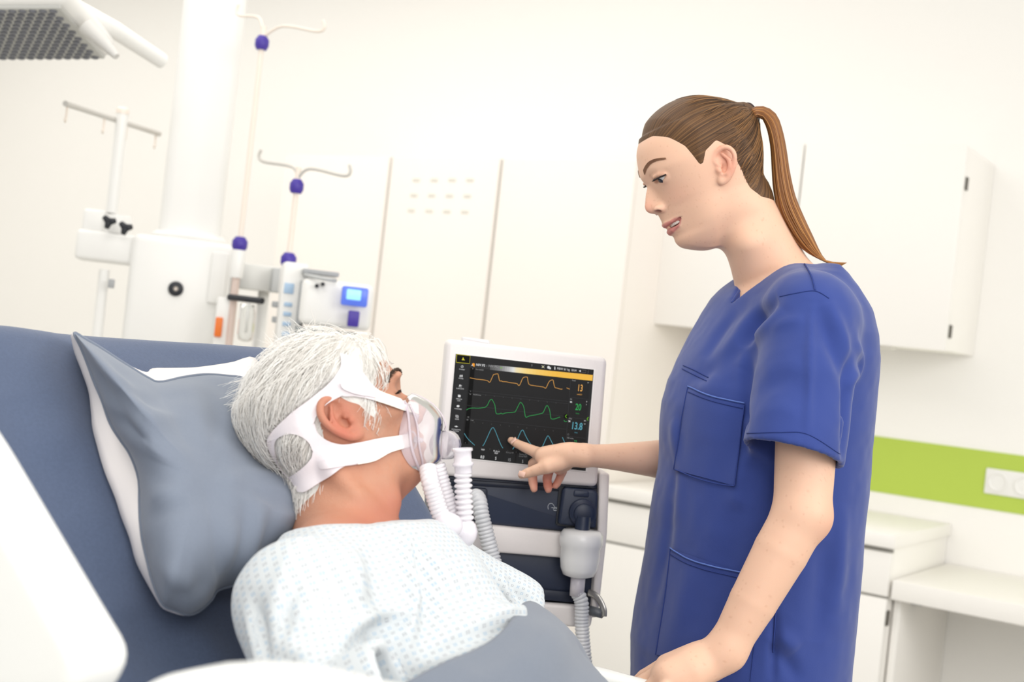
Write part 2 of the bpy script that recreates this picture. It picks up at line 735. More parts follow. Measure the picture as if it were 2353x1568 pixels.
put('hinge', *bx((-1.0905, BY + 0.006, q[2] - 0.022), (-1.083, BY + 0.026, q[2] + 0.022), 0.002), M_hinge, t, sharp=30)
put('worktop', *bx((-2.05, BY - 0.02, 0.757), (-1.08, W - 0.002, 0.797), 0.003), M_lam, t, sharp=30)

t = thing('desk', 'white wall-fixed desk with an open knee space under the sockets', 'desk', (-0.1, W, 0))
put('desktop', *bx((-1.08, BY, 0.612), (1.2, W - 0.002, 0.668), 0.003), M_lam, t, sharp=30)
put('side_panel', *bx((-1.083, BY + 0.05, 0.0), (-1.062, W - 0.002, 0.612), 0.002), M_lam, t, sharp=30)
put('side_panel', *bx((1.18, BY + 0.02, 0.0), (1.2, W - 0.002, 0.612), 0.002), M_lam, t, sharp=30)
q = PA(2080, 1398, 1, BY + 0.2)
put('bracket', *bx((-1.064, BY + 0.15, 0.585), (-1.03, BY + 0.2, 0.612), 0.002), M_greyp, t, sharp=30)

# tall cupboard
t = thing('tall_cupboard', 'tall white cupboard with slotted vents beside the wall cabinet', 'cupboard', (-2.85, W, 0))
put('carcass', *bx((-3.62, BY + 0.022, 0.0), (-2.06, W - 0.002, 1.866), 0.002), M_lamp, t, sharp=30)
edges = [-3.62, -3.09, -2.594, -2.06]
for k in range(3):
    put('door', *bx((edges[k] + (0.007 if k else 0), BY, 0.06), (edges[k + 1] - (0.007 if k < 2 else 0), BY + 0.02, 1.862), 0.003), M_lamp, t, sharp=30)
for k in (1, 2):
    put('gap_shade', *bx((edges[k] - 0.009, BY + 0.012, 0.06), (edges[k] + 0.009, BY + 0.021, 1.862), 0), M_gapl, t, sharp=30)  # pale grey strip paints the shade between the doors
M_slot = mat('vent_slot', (226, 222, 212), 0.8)
for r in range(3):
    for c in range(4):
        q = PA(957 + 41 * c - 6 * r, 414 + 35 * r + (0, 1, 2, 3)[c] * r * 0.6, 1, BY)
        put('vent_slot', *bx((q[0] - 0.016, BY - 0.0015, q[2] - 0.006), (q[0] + 0.016, BY + 0.004, q[2] + 0.006), 0.001), M_slot, t, sharp=30)

# ------------------------------------------------------------------ ceiling pendant with its arm, poles and devices
E1 = math.cos(rad(14)) * RW + math.sin(rad(14)) * FW
EN = np.cross(E1, UZ)          # towards the camera
PAX = np.array([E1, EN, UZ])


def obox(c, half, r=0.006, seg=2):
    return rbox(c, half, PAX, r, seg)


t = thing('ceiling_pendant', 'big white ceiling pendant column with a boxy media head', 'pendant', P(450, 300, 3.62) * [1, 1, 0] + [0, 0, 2.98])
cc = P(440, 500, 3.62)
ww = 0.084
put('column', *rbox((cc[0], cc[1], 2.17), (ww, 0.06, 0.81), PAX, 0.03, 4), M_plast, t, sharp=35)
hc = P(410, 690, 3.60)
o = put('media_head', *obox(hc, (0.135, 0.10, 0.165), 0.02, 3), M_plast, t, sharp=35)
put('top_cap', *lathe([(0.10, 0.0), (0.105, 0.02), (0.085, 0.035)], (cc[0], cc[1], hc[2] + 0.155), (0, 0, 1), 28), M_plast, t, sharp=40)
f = P(404, 664, 3.49)
fr = hc + EN * 0.10
q = PPL(404, 664, fr, EN)
k = put('gas_outlet', *lathe([(0.020, -0.004), (0.020, 0.006), (0.015, 0.010), (0.008, 0.010), (0.007, 0.004)], q, EN, 24), M_black, t, sharp=40)
put('outlet_core', *lathe([(0.0065, 0), (0.0065, 0.006)], q, EN, 12), M_tan, k)
put('side_rail', *obox(hc + E1 * 0.142 + UZ * 0.04, (0.007, 0.09, 0.10), 0.004), M_greyp, t, sharp=35)
put('side_block', *obox(P(500, 640, 3.56), (0.022, 0.05, 0.07), 0.006), M_plast, t, sharp=35)

# arm that reaches out of the pendant to the left
t = thing('equipment_arm', 'white equipment arm with two black star knobs left of the pendant column', 'arm', P(255, 570, 3.55))
put('arm_box', *obox(P(262, 572, 3.55), (0.095, 0.07, 0.040), 0.012, 3), M_plast, t, sharp=35)
put('arm_box', *obox(P(228, 512, 3.55), (0.040, 0.05, 0.032), 0.010, 3), M_plast, t, sharp=35)
put('clamp', *lathe([(0.035, -0.03), (0.040, 0.0), (0.035, 0.02)], P(270, 512, 3.52), (0, 0, 1), 20), M_plast, t, sharp=40)
for a, b in ((250, 510), (288, 524)):
    m = MB()
    c = P(a, b, 3.43)
    for j in range(3):
        an = 2 * math.pi * j / 3 + 0.3
        d = math.cos(an) * E1 + math.sin(an) * UZ
        m.add(tube([c, c + d * 0.010, c + d * 0.019], [0.010, 0.0085, 0.006], 10))
    m.add(tube([c + EN * 0.008, c - EN * 0.02], [0.010, 0.008], 12))
    m.put('star_knob', M_black, t)
pt, pb = P(281, 262, 3.5), P(256, 490, 3.5)
pt[:2] = pb[:2]
put('pole', *tube([pb, pt], 0.0155, 14), M_plast, t, sharp=40)
put('pole_cap', *lathe([(0.017, 0), (0.017, 0.012), (0.010, 0.018)], pt, (0, 0, 1), 14), M_tan, t, sharp=40)
lo_ = P(240, 620, 3.5)
put('lower_pole', *tube([[lo_[0], lo_[1], lo_[2]], [lo_[0], lo_[1], 0.62]], 0.014, 14), M_plast, t, sharp=40)
put('clip', *obox(P(256, 652, 3.46), (0.008, 0.008, 0.012), 0.002), M_greyp, t, sharp=35)
ra, rb_ = P(150, 238, 3.22), P(366, 308, 3.80)
mid = (ra + rb_) / 2
put('cross_rail', *tube(np.linspace(ra, rb_, 6), 0.0075, 10), mat('rail_grey', (206, 203, 197), 0.45), t, sharp=40)
for s_ in (0.02, 0.38, 0.62, 0.96):
    c = ra + (rb_ - ra) * s_
    put('hook', *tube([c, c - UZ * 0.03, c - UZ * 0.045 + EN * 0.01, c - UZ * 0.04 + EN * 0.022], 0.003, 8), M_tan, t)
put('rail_joint', *tube([pt - UZ * 0.03, PPL(281, 275, mid, EN)], 0.009, 10), M_plast, t, sharp=40)

# examination lamp at the top left
t = thing('examination_lamp', 'white examination lamp head with a grey honeycomb louvre, hanging top left', 'lamp', P(60, 60, 3.0))
lc = P(28, 76, 3.0)
lf = unit(-0.985 * UZ - 0.12 * FW + 0.12 * RW)
le = unit(RW - lf * RW.dot(lf))
ln = np.cross(lf, le)
LAX = np.array([le, ln, lf])
put('housing', *rbox(lc - lf * 0.030, (0.185, 0.185, 0.028), LAX, 0.025, 4), M_plast, t, sharp=40)
lv = put('louvre', *rbox(lc, (0.165, 0.165, 0.006), LAX, 0.003, 1), mat('louvre_grey', (196, 196, 192), 0.5), t, sharp=30)
vv, ff = lathe([(0.0088, -0.002), (0.0088, 0.003), (0.007, 0.0045)], (0, 0, 0), lf, 6)
me0 = None
cells = []
for i in range(-7, 8):
    for j in range(-7, 8):
        a_, b_ = i * 0.0222 + (0.0111 if j % 2 else 0), j * 0.0215
        if max(abs(a_), abs(b_)) > 0.152:
            continue
        cc_ = lc + le * a_ + ln * b_ + lf * 0.0055
        if me0 is None:
            o = put('cell', vv + cc_, ff, mat('louvre_dark', (112, 114, 122), 0.5), t, smooth=False, base=cc_)
            me0 = o
        else:
            o = me0.copy()
            COL.objects.link(o)
            o.location = tuple(cc_ - world_loc(t))
        o.parent = t
        cells.append(o)
for o in cells:
    o.parent = lv
    o.location = tuple(np.array(o.location) + world_loc(t) - world_loc(lv))
ha = P(196, 60, 2.95)
put('bracket', *tube([ha, P(240, 100, 2.95), P(268, 130, 2.94)], [0.020, 0.014, 0.008], 10), mat('bracket_grey', (214, 212, 208), 0.5), t, sharp=40)
put('lamp_arm', *tube([P(170, 20, 3.05), P(262, 68, 3.2), P(372, 140, 3.35)], [0.024, 0.022, 0.020], 12), M_plast, t, sharp=40)
put('suspension', *tube([P(60, 20, 3.05), P(60, 20, 3.05) * [1, 1, 0] + [0, 0, 2.98]], 0.02, 12), M_plast, t, sharp=40)


def iv_pole(name, label, top, knob1, knob2, d, hooks, extra=False):
    b = P(*knob2, d)
    x, y = b[0], b[1]
    tz = PA(top[0], top[1], 1, y)[2]
    k1, k2 = PA(knob1[0], knob1[1], 1, y)[2], b[2]
    t = thing(name, label, 'drip stand', (x, y, 0), 'drip stands beside the pendant')
    put('inner_pole', *tube([[x, y, k2], [x, y, tz]], 0.0072, 12), M_tan, t, sharp=40)
    put('outer_pole', *tube([[x, y, 0.08], [x, y, k2 + 0.01]], 0.0105, 14), mat('pole_rose', (226, 206, 196), 0.4), t, sharp=40)
    for z, r in ((k1, 0.0185), (k2, 0.0205)):
        put('knob', *lathe([(r * 0.75, -0.018), (r, -0.008), (r, 0.008), (r * 0.6, 0.019)], (x, y, z), (0, 0, 1), 18), M_purple, t, sharp=50)
    put('sleeve', *lathe([(0.0165, -0.09), (0.018, -0.08), (0.018, -0.02), (0.014, -0.01)], (x, y, k2), (0, 0, 1), 16), M_plast, t, sharp=50)
    for (a, b_), (c, e) in hooks:
        q0, q1 = PA(a, b_, 1, y), PA(c, e, 1, y)
        pts = [np.array([x, y, tz - 0.03]), q0, q1, q1 + UZ * 0.012 + (q1 - q0) * 0.2, q1 + UZ * 0.03 + (q1 - q0) * 0.15]
        put('hook', *tube(catmull(pts, 5), 0.0042, 8), M_tan if extra else mat('rail_grey', (206, 203, 197), 0.45), t)
    for j in range(5):
        an = j * 2 * math.pi / 5
        dd = np.array([math.cos(an), math.sin(an), 0])
        put('leg', *tube([np.array([x, y, 0.10]), np.array([x, y, 0.07]) + dd * 0.10], [0.014, 0.010], 10), M_greyp, t)
        put('caster', *lathe([(0.025, -0.01), (0.03, 0), (0.025, 0.01)], np.array([x, y, 0.031]) + dd * 0.10, np.cross(dd, UZ), 14), M_black, t)
    return t, x, y


tA, ax_, ay_ = iv_pole('drip_stand', 'taller drip stand with two purple knobs in front of the white wall', (613, 60), (620, 98), (551, 561), 3.45,
                       [((596, 42), (552, 36)), ((650, 60), (728, 72))], True)
tB, bx_, by_ = iv_pole('drip_stand', 'shorter drip stand with purple knobs and grey hooks behind the pump', (694, 385), (688, 429), (663, 598), 3.40,
                       [((672, 384), (607, 372)), ((712, 388), (788, 404))])
# black clamp bar, suction jar and orange tag on the taller stand
t = thing('suction_jar', 'clear suction jar hanging under a black bar on the taller drip stand', 'jar', P(575, 780, 3.4))
zc = PA(535, 684, 1, ay_)
put('hanger_bar', *tube([PA(527, 683, 1, ay_ - 0.02), PA(603, 692, 1, ay_ - 0.02)], 0.0085, 12), M_black, t, sharp=40)
c = PA(573, 690, 1, ay_ - 0.02)
put('vessel', *lathe([(0.021, -0.012), (0.022, -0.03), (0.022, -0.09), (0.018, -0.104), (0.008, -0.108)], c, (0, 0, 1), 20), M_jar, t)
put('dip_tube', *tube([c - UZ * 0.008, c - UZ * 0.085], 0.004, 8), M_plast, t)
t = thing('tagged_box', 'slim white box with an orange tag beside the taller drip stand', 'box', P(500, 752, 3.42))
c = P(512, 748, 3.47)
put('body', *obox(c, (0.022, 0.03, 0.075), 0.006), M_plast, t, sharp=35)
put('tag', *obox(P(502, 752, 3.435), (0.0095, 0.006, 0.026), 0.003), M_orange, t, sharp=35)
t = thing('wall_rail_unit', 'pale grey rail unit behind the drip stands', 'rail unit', P(600, 640, 3.7))
put('body', *obox(P(600, 640, 3.72), (0.062, 0.05, 0.036), 0.006), mat('pale_grey', (232, 232, 228), 0.5), t, sharp=35)
put('end_cap', *obox(P(636, 645, 3.66), (0.016, 0.05, 0.034), 0.004), mat('mid_grey', (196, 198, 198), 0.5), t, sharp=35)
put('support', *tube([P(606, 670, 3.75), P(606, 670, 3.75) * [1, 1, 0]], 0.016, 10), M_plast, t)

# infusion pump tower and the device beside it
t = thing('infusion_pump', 'narrow white infusion pump tower with pale blue keypads on the shorter drip stand', 'pump', P(672, 700, 3.33))
pc = P(668, 712, 3.34)
put('housing', *obox(pc, (0.032, 0.04, 0.120), 0.008), M_plast, t, sharp=35)
M_key = mat('pale_blue_key', (176, 204, 232), 0.4)
for a, b, w_, h_ in ((664, 663, 0.012, 0.013), (662, 700, 0.010, 0.005), (660, 722, 0.010, 0.005), (658, 745, 0.010, 0.005), (657, 768, 0.010, 0.005)):
    put('keypad', *obox(PPL(a, b, pc + EN * 0.041, EN), (w_, 0.003, h_), 0.001), M_key, t, sharp=35)
for b in (700, 735):
    put('clamp', *obox(P(634, b, 3.36), (0.010, 0.012, 0.008), 0.003), M_greyp, t, sharp=35)
put('mount', *obox(P(664, 625, 3.37), (0.014, 0.02, 0.02), 0.003), M_plast, t, sharp=35)

t = thing('bedside_device', 'white bedside device with a light blue display and a purple block', 'device', P(770, 760, 3.3))
dc = P(768, 700, 3.32)
put('housing', *obox(dc, (0.090, 0.07, 0.058), 0.016, 3), M_plast, t, sharp=35)
put('side_gap', *obox(P(690, 695, 3.28), (0.004, 0.03, 0.055), 0.001), M_greyp, t, sharp=35)
put('tray', *obox(P(735, 628, 3.30), (0.045, 0.04, 0.006), 0.003), M_greyp, t, sharp=35)
put('handle', *tube([P(700, 632, 3.25), P(740, 640, 3.22), P(772, 645, 3.25)], 0.005, 8), mat('mid_grey', (196, 198, 198), 0.5), t)
for a, b in ((728, 657), (742, 653)):
    put('connector', *tube([P(a, b, 3.27), P(a, b, 3.22)], 0.005, 8), M_black, t)
o = put('display', *rbox(P(815, 682, 3.225), (0.033, 0.006, 0.024), PAX, 0.006, 2), mat('display_blue', (84, 112, 214), 0.3, emit=0.35), t, sharp=35)
put('display_glow', *rbox(P(813, 678, 3.217), (0.018, 0.003, 0.013), PAX, 0.003, 2), mat('display_cyan', (150, 212, 248), 0.3, emit=0.6), o, sharp=35)
put('dial_block', *rbox(P(812, 733, 3.23), (0.014, 0.008, 0.020), PAX, 0.004, 2), M_purple, t, sharp=35)
put('lower_tray', *obox(P(745, 768, 3.32), (0.075, 0.06, 0.012), 0.004), mat('tray_dark', (150, 156, 156), 0.4), t, sharp=35)
put('lower_display', *obox(P(800, 782, 3.26), (0.020, 0.006, 0.010), 0.002), mat('lilac_label', (150, 160, 222), 0.4), t, sharp=35)
put('cart_column', *obox(P(770, 860, 3.34) * [1, 1, 0] + [0, 0, 0.50], (0.06, 0.05, 0.47), 0.02), M_plast, t, sharp=35)
put('cart_foot', *obox(P(770, 860, 3.34) * [1, 1, 0] + [0, 0, 0.02], (0.18, 0.18, 0.02), 0.015), M_greyp, t, sharp=35)
# ------------------------------------------------------------------ ventilator beside the head of the bed
VD = 2.14
VN = unit(math.cos(rad(6)) * -FW + math.sin(rad(6)) * RW)      # faces the bedside
VR = np.cross(UZ, VN)
VO = P(1197, 950, VD)
VAX = np.array([VR, VN, UZ])
M_case = mat('ventilator_case', (240, 234, 232), 0.4, noise=0.02, nscale=300)
M_caseg = mat('ventilator_case_grey', (226, 224, 226), 0.4)
M_navy = mat('navy_shell', (40, 50, 73), 0.42)
M_navyd = mat('navy_dark', (30, 38, 57), 0.45)
M_gloss = mat('screen_glass', (22, 22, 23), 0.45, emit=0.45, spec=0.2)


def vp(px, py, w=0.0):
    return PPL(px, py, VO + VN * w, VN)


def vuv(px, py, w=0.0):
    q = vp(px, py, w) - VO
    return q @ VR, q @ UZ


def vslab(poly, w0, w1, r=0.004, seg=3, w=0.0):
    """prism whose front outline was measured on plane w, front face at w1, back at w0, rounded front edge"""
    pts = np.array([vuv(a, b, w) for a, b in poly])
    if np.sum(pts[:, 0] * np.roll(pts[:, 1], -1) - pts[:, 1] * np.roll(pts[:, 0], -1)) < 0:
        pts = pts[::-1]
    e0 = pts - np.roll(pts, 1, 0)
    e1 = np.roll(pts, -1, 0) - pts
    e0 /= np.linalg.norm(e0, axis=1)[:, None] + 1e-12
    e1 /= np.linalg.norm(e1, axis=1)[:, None] + 1e-12
    n0, n1 = np.stack([-e0[:, 1], e0[:, 0]], 1), np.stack([-e1[:, 1], e1[:, 0]], 1)
    bis = n0 + n1
    bis /= np.maximum((bis * n0).sum(1), 0.35)[:, None]
    lv = [(0, w0), (0, w1 - r)] + [(r * (1 - math.cos(t)), w1 - r + r * math.sin(t)) for t in np.linspace(0, math.pi / 2, seg + 1)[1:]] if r > 0 else [(0, w0), (0, w1)]
    rings = [np.array([VO + VR * a + UZ * b + VN * d for a, b in pts + bis * o]) for o, d in lv]
    v, f = loft(rings)
    return v, [q[::-1] for q in f]


def rnd(poly, rr, n=5):
    """round the corners of a pixel polygon; rr one radius or one per corner"""
    poly = np.asarray(poly, float)
    out = []
    m = len(poly)
    rr = [rr] * m if np.isscalar(rr) else rr
    for i in range(m):
        p, a, b = poly[i], poly[i - 1], poly[(i + 1) % m]
        r = rr[i]
        if r <= 0:
            out.append(p)
            continue
        p0 = p + (a - p) / np.linalg.norm(a - p) * r
        p1 = p + (b - p) / np.linalg.norm(b - p) * r
        for t in np.linspace(0, 1, n):
            out.append((1 - t) ** 2 * p0 + 2 * t * (1 - t) * p + t * t * p1)
    return np.array(out)


vt = thing('ventilator', 'white and navy ventilator with a touch screen beside the head of the bed', 'ventilator', VO * [1, 1, 0])
# monitor
mon = put('monitor_case', *vslab(rnd([(1026, 779), (1394, 822), (1371, 1119), (998, 1091)], [16, 16, 14, 14]), -0.055, 0.008, 0.007), M_case, vt, sharp=40)
put('screen_lip', *vslab([(1046, 811), (1367, 849), (1347.5, 1085), (1025, 1050)], 0.004, 0.0088, 0.0006, 1), mat('bezel_white', (250, 247, 245), 0.35), mon, sharp=30)
put('alarm_lamp', *vslab(rnd([(1062, 774), (1126, 782), (1127, 795), (1063, 787)], 6), -0.03, -0.003, 0.003), M_caseg, mon, sharp=40)
scr = put('screen', *vslab([(1047.5, 813.5), (1364.5, 850), (1345.5, 1082.7), (1026.5, 1048)], 0.006, 0.0095, 0, 1, 0.0095), M_gloss, vt, smooth=False)
SW = 0.0098

CK = {'white': (226, 226, 226), 'grey150': (158, 158, 158), 'grey110': (108, 108, 108), 'grey70': (62, 62, 64), 'grey40': (45, 45, 46), 'grey38': (38, 38, 39), 'grey34': (54, 54, 55), 'black': (16, 16, 16),
      'amber': (222, 164, 88), 'green': (58, 158, 86), 'blue': (92, 160, 176), 'yellow': (222, 212, 60), 'orange': (244, 160, 50), 'lime': (124, 200, 40)}


def ink(key, rgb, e=1.0):
    m = mat('ink_' + key, rgb, 0.6, emit=e)
    m.node_tree.nodes['Principled BSDF'].inputs['Base Color'].default_value = (0, 0, 0, 1)
    m.node_tree.nodes['Principled BSDF'].inputs['Specular IOR Level'].default_value = 0.1
    return m


def z3(X, Y):
    return 980 + X / 4.3545, 760 + Y / 4.3545


def quad(key, poly, lift=0.0, part='panel'):
    v = [vp(*z3(*q), SW + lift) for q in poly]
    put(part, v, [tuple(range(len(v)))[::-1]], ink(key, CK[key]), scr, smooth=False)


def ribbon(key, pts, w=5.0, part='waveform', lift=0.0008, smooth=True):
    pts = np.array(pts, float)
    if smooth and len(pts) > 2:
        pts = catmull(pts, 4)
    t = np.gradient(pts, axis=0)
    t /= np.linalg.norm(t, axis=1)[:, None] + 1e-9
    n = np.stack([-t[:, 1], t[:, 0]], 1) * w / 2
    A, B = pts + n, pts - n
    v = [vp(*z3(*q), SW + lift) for q in np.concatenate([A, B])]
    k = len(pts)
    put(part, v, [(i, i + 1, k + i + 1, k + i) for i in range(k - 1)], ink(key, CK[key]), scr, smooth=False)


def text(key, s, X, Y, h, cx=0.82, part='lettering', bold=0.0, lift=0.001, frame=None):
    """flat lettering centred at zoom pixel (X, Y), capital height h in zoom pixels"""
    cu = bpy.data.curves.new('t', 'FONT')
    cu.body = s
    cu.align_x, cu.align_y = 'CENTER', 'CENTER'
    cu.size = 1.0
    cu.resolution_u = 3
    cu.offset = bold
    ob = bpy.data.objects.new('t', cu)
    COL.objects.link(ob)
    dg = bpy.context.evaluated_depsgraph_get()
    me = ob.evaluated_get(dg).to_mesh()
    co = np.array([q.co[:] for q in me.vertices])
    fs = [tuple(p.vertices) for p in me.polygons]
    ob.evaluated_get(dg).to_mesh_clear()
    bpy.data.objects.remove(ob)
    bpy.data.curves.remove(cu)
    if not len(co):
        return
    sc = h / 4.3545 * VD / FPX / 0.70
    c = vp(*z3(X, Y), SW + lift) if frame is None else frame
    v = c + co[:, :1] * sc * cx * VR + co[:, 1:2] * sc * UZ
    put(part, v, fs, ink(key, CK[key]), scr, smooth=False)


# panels
quad('grey40', [(297, 325), (432, 341), (352, 1152), (216, 1137)])
quad('grey34', [(439, 322), (870, 366), (866, 415), (434, 370)])
quad('grey40', [(1634, 502), (1664, 505), (1593, 1402), (1570, 1400)])
quad('black', [(303, 238), (437, 253), (431, 331), (299, 319)], 0.0003)
quad('black', [(216, 1137), (347, 1152), (337, 1268), (203, 1252)], 0.0003)
quad('black', [(441, 372), (483, 377), (415, 1136), (370, 1131)], 0.0003)
for a, b in ((372, 492), (505, 628), (640, 762), (772, 893), (905, 1025), (1040, 1160), (1175, 1290)):
    y0, y1 = 1155 + (a - 350) * 0.115, 1262 + (a - 340) * 0.11
    quad('grey38', [(a, y0 + 12), (b - 4, y0 + 26), (b - 15, y1 + 14), (a - 10, y1)], 0.0003)
# header gradient strip (its colours are what the display shows)
hd = []
stops = [(640, (70, 70, 70)), (740, (120, 120, 120)), (830, (188, 188, 188)), (872, (224, 224, 222)), (905, (240, 224, 180)), (1000, (248, 216, 132)),
         (1130, (247, 200, 92)), (1300, (246, 188, 58)), (1665, (245, 186, 56))]
for (xa, ca), (xb, cb) in zip(stops[:-1], stops[1:]):
    for s in range(4):
        u0, u1 = s / 4, (s + 1) / 4
        x0, x1 = xa + (xb - xa) * u0, xa + (xb - xa) * u1
        c = tuple(np.array(ca) + (np.array(cb) - np.array(ca)) * (u0 + u1) / 2)
        top = lambda x: 322 + (x - 439) * 0.1005
        bot = lambda x: 370 + (x - 434) * 0.1085
        hd.append(([vp(*z3(x0, top(x0)), SW + 0.0004), vp(*z3(x1, top(x1)), SW + 0.0004), vp(*z3(x1 - 5, bot(x1)), SW + 0.0004), vp(*z3(x0 - 5, bot(x0)), SW + 0.0004)], c))
mb = MB()
tn = []
for q, c in hd:
    mb.add((q, [(3, 2, 1, 0)]))
    tn += [lin(c)] * 4
mg = bpy.data.materials.new('header_gradient')
mg.use_nodes = True
b_ = mg.node_tree.nodes['Principled BSDF']
at = mg.node_tree.nodes.new('ShaderNodeAttribute')
at.attribute_name = 'tint'
mg.node_tree.links.new(at.outputs['Color'], b_.inputs['Emission Color'])
b_.inputs['Emission Strength'].default_value = 0.95
b_.inputs['Base Color'].default_value = (0, 0, 0, 1)
mb.put('header_strip', mg, scr, smooth=False, tint=np.array(tn))

# lines
for pts in ([(425, 601), (1420, 710)], [(420, 625), (1416, 733)], [(405, 748), (1408, 862)], [(397, 880), (1398, 988)], [(1442, 487), (1395, 1118)], [(1437, 667), (1622, 690)],
            [(1424, 868), (1606, 890)], [(1404, 1056), (1590, 1080)]):
    ribbon('grey70', pts, 3, 'gridline', 0.0006, False)
for k in range(10):
    for x0, y0 in ((425, 601), (397, 880), (380, 1130)):
        xx = x0 + 88 * (k + 0.9)
        yy = y0 + 88 * (k + 0.9) * 0.111 + 24
        ribbon('grey110', [(xx, yy), (xx - 1, yy + 8)], 3, 'gridline', 0.0006, False)
ribbon('amber', [(435, 473), (465, 479), (500, 486), (550, 491), (610, 502), (628, 518), (642, 503), (668, 446), (682, 438), (712, 433), (718, 444), (732, 502), (748, 503), (765, 511), (800, 513), (830, 520), (900, 530), (913, 539), (924, 551), (938, 535), (966, 474), (1005, 465), (1012, 480), (1026, 537), (1080, 552), (1150, 562), (1175, 568), (1190, 578), (1202, 563), (1230, 508), (1264, 494), (1272, 520), (1284, 567), (1310, 577), (1340, 586), (1360, 586)])
ribbon('amber', [(1402, 574), (1433, 586)])
ribbon('green', [(400, 795), (420, 783), (455, 776), (520, 777), (560, 773), (590, 766), (610, 745), (630, 705), (648, 689), (660, 697), (680, 735), (688, 770), (693, 815), (702, 833), (730, 834), (745, 828), (765, 835), (790, 825), (880, 816), (895, 800), (920, 750), (935, 724), (945, 720), (965, 745), (977, 780), (985, 840), (997, 868), (1030, 855), (1110, 840), (1160, 826), (1175, 805), (1195, 762), (1208, 751), (1222, 770), (1235, 810), (1243, 870), (1253, 885), (1280, 885), (1310, 875), (1336, 866)])
ribbon('green', [(1375, 898), (1386, 911), (1406, 910)])
ribbon('blue', [(378, 1028), (400, 1065), (430, 1100), (482, 1147)])
ribbon('blue', [(562, 1155), (580, 1130), (610, 1065), (640, 1000), (658, 973), (672, 975), (690, 1010), (720, 1085), (745, 1145), (765, 1178)])
ribbon('blue', [(862, 1188), (880, 1160), (910, 1090), (940, 1020), (956, 998), (970, 1003), (990, 1050), (1020, 1105), (1050, 1145), (1080, 1180)])
ribbon('blue', [(1150, 1185), (1175, 1130), (1205, 1065), (1217, 1055), (1230, 1070), (1260, 1130), (1295, 1180)])
ribbon('blue', [(1360, 1068), (1388, 1135)])
for k, (pts, w) in enumerate((([(303, 238), (437, 253), (431, 331), (299, 319), (303, 238)], 4),)):
    ribbon('yellow', pts, w, 'alarm_box', 0.0008, False)
# icons
quad('yellow', [(367, 266), (377, 290), (385, 298), (350, 295), (358, 287)], 0.001, 'bell_icon')
quad('yellow', [(1166, 350), (1176, 372), (1156, 370)], 0.001, 'bell_icon')
ribbon('white', [(1152, 349), (1181, 376)], 3, 'icon', 0.0012, False)
ribbon('white', [(1181, 351), (1152, 374)], 3, 'icon', 0.0012, False)


def disc(key, X, Y, r, part='icon', n=14, sy=1.0):
    quad(key, [(X + r * math.cos(a), Y + r * sy * math.sin(a)) for a in np.linspace(0, 2 * np.pi, n, endpoint=False)], 0.001, part)


def ring(key, X, Y, r, w, a0=0, a1=2 * math.pi, part='icon'):
    ribbon(key, [(X + r * math.cos(a), Y + r * math.sin(a)) for a in np.linspace(a0, a1, 14)], w, part, 0.001, False)


disc('orange', 470, 338, 13)
quad('white', [(448, 352), (462, 338), (464, 352)], 0.0012, 'icon')
quad('orange', [(464, 345), (482, 345), (480, 362), (466, 358)], 0.001, 'icon')
disc('white', 1221, 368, 14)
quad('white', [(1232, 368), (1246, 370), (1244, 388), (1228, 386)], 0.001, 'icon')
disc('white', 1284, 366, 5)
quad('white', [(1279, 372), (1290, 373), (1288, 393), (1280, 392)], 0.001, 'icon')
quad('white', [(1524, 404), (1545, 394), (1543, 417)], 0.001, 'icon')
ribbon('grey110', [(1556, 394), (1596, 398), (1594, 422), (1554, 418)], 3, 'icon', 0.001, False)
ribbon('grey110', [(1624, 400), (1613, 414), (1622, 416), (1612, 430)], 3, 'icon', 0.001, False)
ring('white', 357, 361, 11, 3.5, -1.1, 4.3)
ribbon('white', [(358, 345), (357, 360)], 3.5, 'icon', 0.001, False)
for i in range(3):
    for j in range(2):
        quad('white', [(333 + 11 * i - j, 444 + 12 * j), (341 + 11 * i - j, 445 + 12 * j), (340 + 11 * i - j, 454 + 12 * j), (332 + 11 * i - j, 453 + 12 * j)], 0.001, 'icon')
disc('white', 335, 549, 8)
ribbon('white', [(340, 548), (354, 550)], 4, 'icon', 0.001, False)
ribbon('white', [(322, 562), (352, 565)], 3, 'icon', 0.001, False)
quad('white', [(316, 642), (342, 645), (340, 668), (314, 665)], 0.001, 'icon')
disc('white', 316, 757, 15, sy=0.75)
ribbon('white', [(293, 846), (316, 849), (314, 866), (291, 863), (293, 846)], 3, 'icon', 0.001, False)
ribbon('white', [(300, 855), (323, 858), (321, 873), (298, 870), (300, 855)], 3, 'icon', 0.001, False)
disc('white', 298, 960, 8)
ribbon('white', [(280, 958), (316, 963)], 3.5, 'icon', 0.001, False)
for pts in ([(275, 1067), (293, 1083), (273, 1100)], [(738, 366), (747, 377), (759, 369)], [(1404, 843), (1389, 858), (1402, 876)], [(1621, 867), (1606, 884), (1618, 901)]):
    ribbon('lime', pts, 5, 'chevron', 0.0014, False)
disc('black', 1396, 860, 24, 'panel')
for X, Y in ((1446, 715), (1430, 908)):
    ribbon('white', [(X - 9, Y - 8), (X + 9, Y + 8)], 5, 'icon', 0.001, False)
    ribbon('white', [(X - 9, Y + 7), (X + 9, Y - 7)], 5, 'icon', 0.001, False)
ring('grey110', 1418, 1040, 8, 3)
